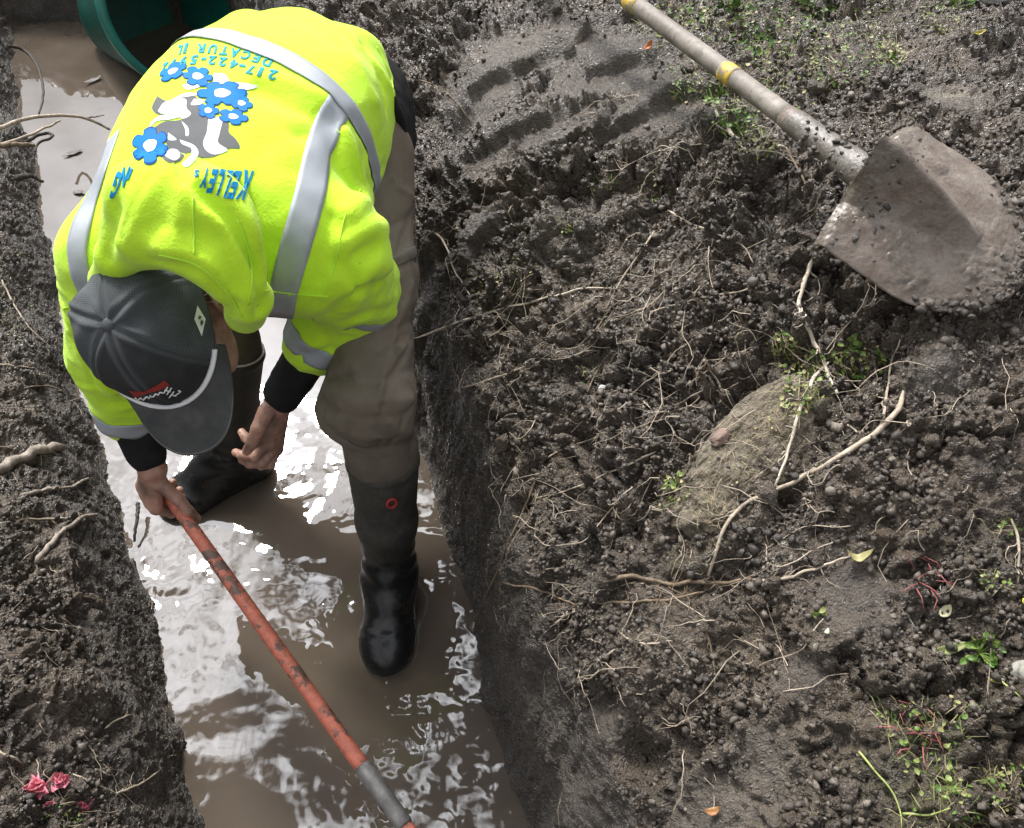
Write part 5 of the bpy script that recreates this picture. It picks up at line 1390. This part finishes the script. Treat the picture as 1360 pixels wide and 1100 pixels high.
def leaf_at(name, label, px, L, W_, ang, col, col2, lift=.004, tilt=(0, 0), cat='leaf', stalk=True, surface=None):
    if surface == 'water': l, n = at_z(*px, .003), np.array([0, 0, 1.0])
    else: l, n = hit(GB, *px)
    n = unit(n + np.array([0, 0, .6]) + rr.normal(size=3) * (.04 if surface == 'water' else .35)); B = basis(n, ang); cu_ = .06 if surface == 'water' else 1.0; v, f = leaf_mesh(L, W_, rr.uniform(.5, 1.4) * cu_, rr.uniform(.3, .9) * cu_, 12, 7); v = v * (1 + .12 * fbm(v * 90 + px[0], 1, 2, seed=540))[:, None] + [0, 0, 1] * (L * .09 * fbm(v / L * 3 + px[1], 1, 2, seed=541))[:, None]
    m = NT(name + ' tissue'); nz = m.noise(120, 4)
    m.set(Base_Color=m.ramp(nz, [(.35, col), (.68, col2)]), Roughness=.55, Subsurface_Weight=.0); m.bump(nz, .0008, .5)
    o = mesh_obj(name, v @ B.T, f, m.m); md = o.modifiers.new('thick', 'SOLIDIFY'); md.thickness = .0006
    o.location = l + n * lift; return tag(o, label, cat)
YL, YL2 = (.34, .29, .05), (.44, .38, .12)
leaf_at('leaf', 'pale yellow leaf at the end of a root on the right slope', (1137, 746), .034, .014, .2, (.26, .23, .10), (.36, .33, .16))
leaf_at('leaf', 'bright yellow leaf on the soil below the green rosette', (1326, 911), .018, .009, .5, YL, YL2)
leaf_at('leaf', 'small yellow leaf near the flat grey stone', (1300, 46), .024, .009, .1, YL, YL2)
leaf_at('leaf', 'little yellow leaf at the right edge above the green rosette', (1357, 803), .016, .010, 1.2, (.6, .55, .05), YL2)
leaf_at('leaf', 'orange leaf scrap on the tyre marked mud', (862, 63), .024, .013, .8, (.40, .11, .03), (.5, .2, .07))
leaf_at('leaf', 'orange brown leaf scrap at the bottom edge', (948, 1082), .022, .011, .4, (.26, .12, .05), (.38, .22, .10))
leaf_at('leaf', 'dark leaf floating on the still grey water', (96, 204), 0.075, .028, 1.0, (.028, .017, .012), (.06, .038, .026), .002, surface='water')
leaf_at('leaf', 'dark folded leaf on the water beside the drum', (124, 108), .09, .024, 1.2, (.025, .016, .011), (.05, .034, .024), .006, surface='water')
leaf_at('leaf', 'small brown leaf on the water beside the left sleeve', (104, 256), .045, .022, .2, (.04, .024, .015), (.08, .05, .035), .002, surface='water')
leaf_at('leaf', 'yellow green leaf blade left of the green rosette', (1255, 865), .05, .012, .5, (.18, .21, .07), (.30, .32, .14))
leaf_at('leaf', 'cream leaf scrap on dark clods near the right edge', (1253, 815), .020, .013, 1.0, (.45, .42, .26), (.6, .57, .38))
leaf_at('leaf', 'cream leaf fleck left of the smooth mud patch', (1098, 846), .012, .006, 1.4, (.5, .5, .28), (.62, .6, .4))
# pink blossoms
m = NT('pink petals'); nz = m.noise(90, 4)
m.set(Base_Color=m.ramp(nz, [(.3, (.40, .055, .10)), (.55, (.54, .14, .19)), (.75, (.66, .36, .36))]), Roughness=.6, Subsurface_Weight=.1); PINK = m.m
def blossom(label, px, r, n):
    l, nn = hit(GB, *px); l = l + nn * .006; mb = MB()
    for k in range(n):
        th = rr.uniform(0, 6.28); el = rr.uniform(.15, 1.3); d_ = np.array([math.cos(th) * math.cos(el), math.sin(th) * math.cos(el), math.sin(el)])
        v, f = leaf_mesh(r * rr.uniform(.8, 1.2), r * rr.uniform(.7, 1.1), .5, .35, 5, 5); x = d_; z = unit(np.cross(x, rr.normal(size=3))); B = np.stack([x, np.cross(z, x), z], 1)
        mb.add((v + [r * .5, 0, 0]) @ B.T + rr.normal(size=3) * r * .12 + [0, 0, r * .15], f)
    o = mb.build('blossom', PINK); md = o.modifiers.new('thick', 'SOLIDIFY'); md.thickness = .0005; o.location = l
    return tag(o, label, 'flower', 'fallen pink blossoms on the left bank')
blossom('larger crumpled pink blossom at the far left of the fallen ones', (54, 1048), .022, 16)
blossom('pink blossom just right of the larger crumpled one', (78, 1036), .019, 14)
blossom('pale pink blossom lowest of the fallen ones on the left bank', (119, 1076), .018, 14)
blossom('faded pink petal scrap under the larger crumpled blossom', (66, 1068), .009, 6)
# stones
def stone(name, label, px, r, col, col2, sq=(1, .8, .6), ang=0, lift=.3, cat='stone'):
    l, nn = hit(GB, *px)
    if l is None: l, nn = at_z(*px, .8), np.array([0, 0, 1.0])
    v, f = ico(4); v = v * (1 + .42 * fbm(v + px[0], 1.1, 3, seed=520) + .08 * fbm(v + px[1], 4, 2, seed=521))[:, None] * np.array(sq) * r
    c, s = math.cos(ang), math.sin(ang); v = v @ np.array([[c, s, 0], [-s, c, 0], [0, 0, 1]])
    o = mesh_obj(name, v, f, simple(name + ' surface', [(a + b) / 2 for a, b in zip(col, col2)], .75, .3, 60, .0012, 160)); o.location = l + nn * r * lift
    return tag(o, label, cat)
stone('stone', 'pinkish brown stone at the upper edge of the pale turf clod', (958, 580), .017, (.12, .075, .058), (.25, .175, .14), (1.15, .6, .55), .7, .15)
stone('stone', 'pale chip stuck under the pinkish brown stone', (953, 590), .008, (.36, .33, .28), (.46, .43, .38), (1.2, .6, .6))
stone('stone', 'round pale stone cut by the right edge', (1362, 894), .014, (.20, .19, .16), (.28, .27, .23), (1, 1, .9), 0, .6)
stone('stone', 'tiny white chip in the middle of the dug slope', (800, 516), .0055, (.6, .6, .6), (.7, .7, .7))
stone('stone', 'flat grey stone at the top right corner', (1326, 2), .042, (.34, .34, .33), (.46, .46, .45), (1.1, .5, .35), .1)

# ------------------------------------------------------------------ ground cover, grass and weeds
LEAFM = NT('small leaves'); h_ = LEAFM.attr('tint'); LEAFM.set(Base_Color=LEAFM.ramp(h_, [(0, (.035, .085, .012)), (.3, (.085, .16, .025)), (.55, (.16, .21, .05)), (.75, (.26, .235, .10)), (1, (.30, .245, .15))]), Roughness=.5, Specular_IOR_Level=.4); LEAFM = LEAFM.m
def scatter_leaves(name, label, spots_, n, lr, blade=.4, kind='stuff', tint=(0, .7), up=1.0, spread=None):
    V, F, T, k0 = [], [], [], 0
    for j in range(n):
        px, py, rad = spots_[rr.integers(len(spots_))] if spread is None else spots_[0]
        a, q = rr.uniform(0, 6.28), rad * math.sqrt(rr.random())
        l, nn = hit(GB, px + q * math.cos(a), py + q * math.sin(a) * .8)
        if l is None: continue
        tv_ = rr.uniform(*tint)
        if rr.random() < blade:                              # a grass blade, bent over
            L = lr * rr.uniform(1.5, 4); w = lr * rr.uniform(.03, .07); d_ = unit(rr.normal(size=3) * [1, 1, .3] + nn * rr.uniform(0, .8) * up); sd = unit(np.cross(d_, nn))
            P_ = [l, l + d_ * L * .4 + nn * .003, l + d_ * L * .75 + nn * .003, l + d_ * L - [0, 0, L * .2]]; tv_ = min(1, tv_ + rr.uniform(0, .5))
            for i, pp in enumerate(P_): ww = w * (1, .9, .6, .1)[i]; V += [pp - sd * ww, pp + sd * ww]; T += [tv_, tv_]
            for i in range(3): F.append((k0 + 2 * i, k0 + 2 * i + 1, k0 + 2 * i + 3, k0 + 2 * i + 2))
            k0 += 8
        else:
            n_ = unit(nn + rr.normal(size=3) * .55 + [0, 0, .4]); B = basis(n_, rr.uniform(0, 6.28)); Ls = lr * rr.uniform(.5, 1.15); v, f = leaf_mesh(Ls, Ls * rr.uniform(.5, .8), .3, .25, 4, 3)
            V += list(v @ B.T + l + nn * rr.uniform(.001, .010) * up); T += [tv_] * len(v)
            F += [tuple(i + k0 for i in q_) for q_ in f]; k0 += len(v)
    o = mesh_obj(name, np.array(V), F, LEAFM); fattr(o, 'tint', T); return o
COVER = [(1010, 35, 55), (940, 25, 45), (1080, 40, 55), (1150, 25, 50), (930, 110, 45), (980, 150, 35), (1060, 110, 50), (1120, 80, 45), (880, 30, 40), (1000, 190, 25), (1180, 75, 22), (1040, 75, 60), (965, 8, 40), (1250, 20, 35)]
tag(scatter_leaves('ground_cover', '', COVER, 1900, .010, .55, tint=(.15, 1.0)), 'low green leaves and straw on the turf above the shovel handle', kind='stuff')
tag(scatter_leaves('ground_cover', '', [(1010, 15, 40), (950, 130, 18), (975, 165, 25), (1080, 15, 30), (1005, 60, 22), (925, 20, 25)], 260, .015, .1, tint=(.05, .5)), 'bright green clover leaves beside the shovel handle', kind='stuff')
tag(scatter_leaves('grass', '', [(1250, 1070, 55), (1300, 1050, 50), (1230, 1000, 40), (1290, 1090, 50), (1335, 1040, 40), (1200, 960, 35), (1260, 960, 40)], 520, .008, .7, tint=(.15, .8)), 'thin yellowing grass at the bottom right corner', kind='stuff')
tag(scatter_leaves('grass', '', [(1060, 480, 28), (1100, 485, 30), (1080, 510, 32), (1040, 455, 18), (1150, 480, 30), (1060, 530, 25)], 520, .009, .5, tint=(.2, .95)), 'straw and small green leaves over the pale turf clod', kind='stuff')
tag(scatter_leaves('grass', '', [(1000, 590, 45), (970, 640, 40), (1030, 560, 30), (945, 680, 22)], 330, .006, .92, tint=(.6, 1.0), up=.3), 'short dry straw matted on the pale turf clod', kind='stuff')
tag(scatter_leaves('weeds', '', [(640, 370, 25), (690, 360, 22), (905, 650, 18), (890, 665, 14), (750, 300, 12), (800, 240, 20), (870, 250, 25), (1330, 700, 20), (1320, 770, 20), (20, 430, 40), (30, 350, 30), (90, 1088, 20), (70, 1070, 14), (780, 500, 10)], 420, .007, .45, tint=(.15, .95)), 'scraps of green and straw strewn over the soil', kind='stuff')
def plant(name, label, px, n, lr, rad, tint, cat='weed', stems=0, up=1.6, blade=.12):
    """a small weed: leaves on stems rising from one crown"""
    l, nn = hit(GB, *px); nn = unit(nn + [0, 0, 1.0]); V, F, T, k0 = [], [], [], 0
    for j in range(n):
        th = 6.28 * j / n + rr.normal() * .3; B0_ = basis(nn, th); d_ = unit(B0_[:, 0] * 1.0 + nn * rr.uniform(.2, 1.0) * up); R_ = rad * rr.uniform(.4, 1.0)
        p1 = l + d_ * R_; v, f = tube([l, l + d_ * R_ * .5 + nn * .002, p1], [.0009, .0008, .0006], 5, False); V += list(v); T += [.45] * len(v); F += [tuple(i + k0 for i in q) for q in f]; k0 += len(v)
        for s in range(3):
            x = unit(d_ + rr.normal(size=3) * .7); z = unit(nn + rr.normal(size=3) * .5); z = unit(z - x * (z @ x)); B = np.stack([x, np.cross(z, x), z], 1)
            Ls = lr * rr.uniform(.6, 1.2); v, f = leaf_mesh(Ls, Ls * (.25 if rr.random() < blade else .62), .35, .3, 6, 5); V += list((v + [Ls * .5, 0, 0]) @ B.T + p1); T += [rr.uniform(*tint)] * len(v)
            F += [tuple(i + k0 for i in q) for q in f]; k0 += len(v)
    o = mesh_obj(name, np.array(V) - l, F, LEAFM); fattr(o, 'tint', T); o.location = l; return tag(o, label, cat)
plant('weed', 'leafy green rosette plant among the clods near the right edge', (1300, 868), 16, .013, .026, (.15, .6))
plant('weed', 'tiny pale green sprout on the smooth mud patch', (1085, 816), 4, .010, .008, (.4, .7))
plant('weed', 'small bright green sprout at the end of the forked root', (1128, 462), 6, .014, .014, (.2, .6))
plant('weed', 'narrow leaved green tuft right of the bright sprout', (1165, 474), 8, .013, .016, (.2, .6), blade=.9)
plant('weed', 'broad leaved green weed against the upper shovel handle', (965, 14), 8, .024, .03, (.05, .4))
plant('weed', 'dark green weed at the top near the flat grey stone', (1270, 12), 9, .02, .03, (.1, .5))
plant('weed', 'pale weed with round leaves beside the pale turf clod', (898, 645), 8, .009, .02, (.35, .8))
plant('weed', 'bright green sprig in the clods below the top right turf', (1183, 82), 6, .013, .014, (.15, .55))
def red_stems(label, px, n, L):
    l, nn = hit(GB, *px); mb = MB()
    for j in range(n):
        th = rr.uniform(0, 6.28); d_ = unit(np.array([math.cos(th), math.sin(th), rr.uniform(.0, .5)])); s0_ = l + rr.normal(size=3) * [.018, .012, .002] + nn * .004
        mb.tube([s0_, s0_ + d_ * L * .5 + [0, 0, .004], s0_ + d_ * L + rr.normal(size=3) * .006 + [0, 0, .002]], [.0008, .0007, .0004], 5)
    o = mb.build('weed', simple('red stems', (.26, .075, .075), .6, .5, 30)); return tag(o, label, 'weed')
red_stems('tangle of thin red stems on dark clods', (1235, 768), 13, .030)
red_stems('tangle of pinkish red stems on the lower right bank', (1222, 955), 15, .030)
for label, pts in (('long green grass blade at the bottom edge', [(1142, 1000), (1170, 1030), (1192, 1062), (1199, 1100)]), ('straight pale grass stalk lying level at the bottom right', [(1200, 1083), (1235, 1080), (1265, 1076)]), ('thin green stem hanging from the yellow leaf near the right edge', [(1322, 894), (1338, 910), (1354, 928)])):
    q = lay(pts, .004)
    if q is not None:
        mb = MB(); b_ = q[0].copy(); mb.tube(q - b_, np.linspace(.0016, .0008, len(q)), 6); o = mb.build('grass_blade', simple('grass blade', (.26, .30, .09), .5, .3)); o.location = b_; tag(o, label, 'grass blade')
# ================================================================== SKY, SUN, CAMERA
SUN_EL, SUN_AZ = math.radians(50), math.radians(-28)      # azimuth from +Y, negative to the left
SUN_DIR = Vector((math.sin(SUN_AZ) * math.cos(SUN_EL), math.cos(SUN_AZ) * math.cos(SUN_EL), math.sin(SUN_EL)))
w = bpy.data.worlds.new('World'); scene.world = w; w.use_nodes = True
t = w.node_tree; t.nodes.clear()
def nd(k, **kw):
    x = t.nodes.new(k)
    for a, b in kw.items(): setattr(x, a, b)
    return x
sky = nd('ShaderNodeTexSky', sky_type='NISHITA'); sky.sun_disc = False; sky.sun_elevation = SUN_EL; sky.sun_rotation = SUN_AZ
skyc = nd('ShaderNodeVectorMath', operation='SCALE'); t.links.new(sky.outputs[0], skyc.inputs[0]); skyc.inputs['Scale'].default_value = 0.3
tc = nd('ShaderNodeTexCoord')
dot = nd('ShaderNodeVectorMath', operation='DOT_PRODUCT'); t.links.new(tc.outputs['Generated'], dot.inputs[0]); dot.inputs[1].default_value = SUN_DIR
glow = nd('ShaderNodeMapRange'); t.links.new(dot.outputs['Value'], glow.inputs[0])
for i, v in enumerate((0.80, 0.99, 11.5, 108.0)): glow.inputs[i + 1].default_value = v
glow.interpolation_type = 'SMOOTHSTEP'
cl_n = nd('ShaderNodeTexNoise'); cl_n.inputs['Scale'].default_value = 4.2; cl_n.inputs['Detail'].default_value = 6; cl_n.inputs['Roughness'].default_value = 0.55
t.links.new(tc.outputs['Generated'], cl_n.inputs['Vector'])
sep = nd('ShaderNodeSeparateXYZ'); t.links.new(tc.outputs['Generated'], sep.inputs[0])
elev = nd('ShaderNodeMapRange'); t.links.new(sep.outputs['Z'], elev.inputs[0])          # the cover thins out towards the zenith
for i, v in enumerate((0.78, 0.95, 0.27, -0.07)): elev.inputs[i + 1].default_value = v
cov = nd('ShaderNodeMath', operation='ADD'); t.links.new(cl_n.outputs['Fac'], cov.inputs[0]); t.links.new(elev.outputs[0], cov.inputs[1])
mask = nd('ShaderNodeMapRange'); t.links.new(cov.outputs[0], mask.inputs[0])
for i, v in enumerate((0.48, 0.57, 0, 1)): mask.inputs[i + 1].default_value = v
lowel = nd('ShaderNodeMapRange'); t.links.new(sep.outputs['Z'], lowel.inputs[0])
for i, v in enumerate((0.42, 0.74, 0.45, 1.0)): lowel.inputs[i + 1].default_value = v
cvar = nd('ShaderNodeTexNoise'); cvar.inputs['Scale'].default_value = 7; cvar.inputs['Detail'].default_value = 5; t.links.new(tc.outputs['Generated'], cvar.inputs['Vector'])
cvr = nd('ShaderNodeMapRange'); t.links.new(cvar.outputs['Fac'], cvr.inputs[0])
for i, v in enumerate((0.3, 0.7, 0.55, 1.25)): cvr.inputs[i + 1].default_value = v
gl2 = nd('ShaderNodeMath', operation='MULTIPLY'); t.links.new(glow.outputs[0], gl2.inputs[0]); t.links.new(lowel.outputs[0], gl2.inputs[1])
gl3 = nd('ShaderNodeMath', operation='MULTIPLY'); t.links.new(gl2.outputs[0], gl3.inputs[0]); t.links.new(cvr.outputs[0], gl3.inputs[1])
cc = nd('ShaderNodeVectorMath', operation='SCALE'); cc.inputs[0].default_value = (0.97, 0.985, 1.03); t.links.new(gl3.outputs[0], cc.inputs['Scale'])
mx = nd('ShaderNodeMix', data_type='RGBA'); t.links.new(mask.outputs[0], mx.inputs[0]); t.links.new(skyc.outputs[0], mx.inputs[6]); t.links.new(cc.outputs[0], mx.inputs[7])
bg = nd('ShaderNodeBackground'); bg.inputs['Strength'].default_value = 0.1; t.links.new(mx.outputs[2], bg.inputs[0])
wo = nd('ShaderNodeOutputWorld'); t.links.new(bg.outputs[0], wo.inputs[0])

sl = bpy.data.lights.new('sun', 'SUN'); sl.energy = 3.5; sl.angle = math.radians(9); sl.color = (1.0, 0.96, 0.9)
so = bpy.data.objects.new('sun', sl); COL.objects.link(so); so.rotation_euler = (-SUN_DIR).to_track_quat('-Z', 'Y').to_euler()

cd = bpy.data.cameras.new('camera'); cd.sensor_width = 36; cd.sensor_fit = 'HORIZONTAL'; cd.lens = FPX / 1360 * 36; cd.clip_start = 0.02; cd.clip_end = 500
co = bpy.data.objects.new('camera', cd); COL.objects.link(co); co.location = CAM; co.rotation_euler = (math.radians(90) - PITCH, 0, 0)
scene.camera = co
vs = scene.view_settings; vs.view_transform = 'Standard'; vs.look = 'None'; vs.gamma = 1; vs.use_curve_mapping = False; vs.exposure = 0.25
scene.cycles.max_bounces = 6
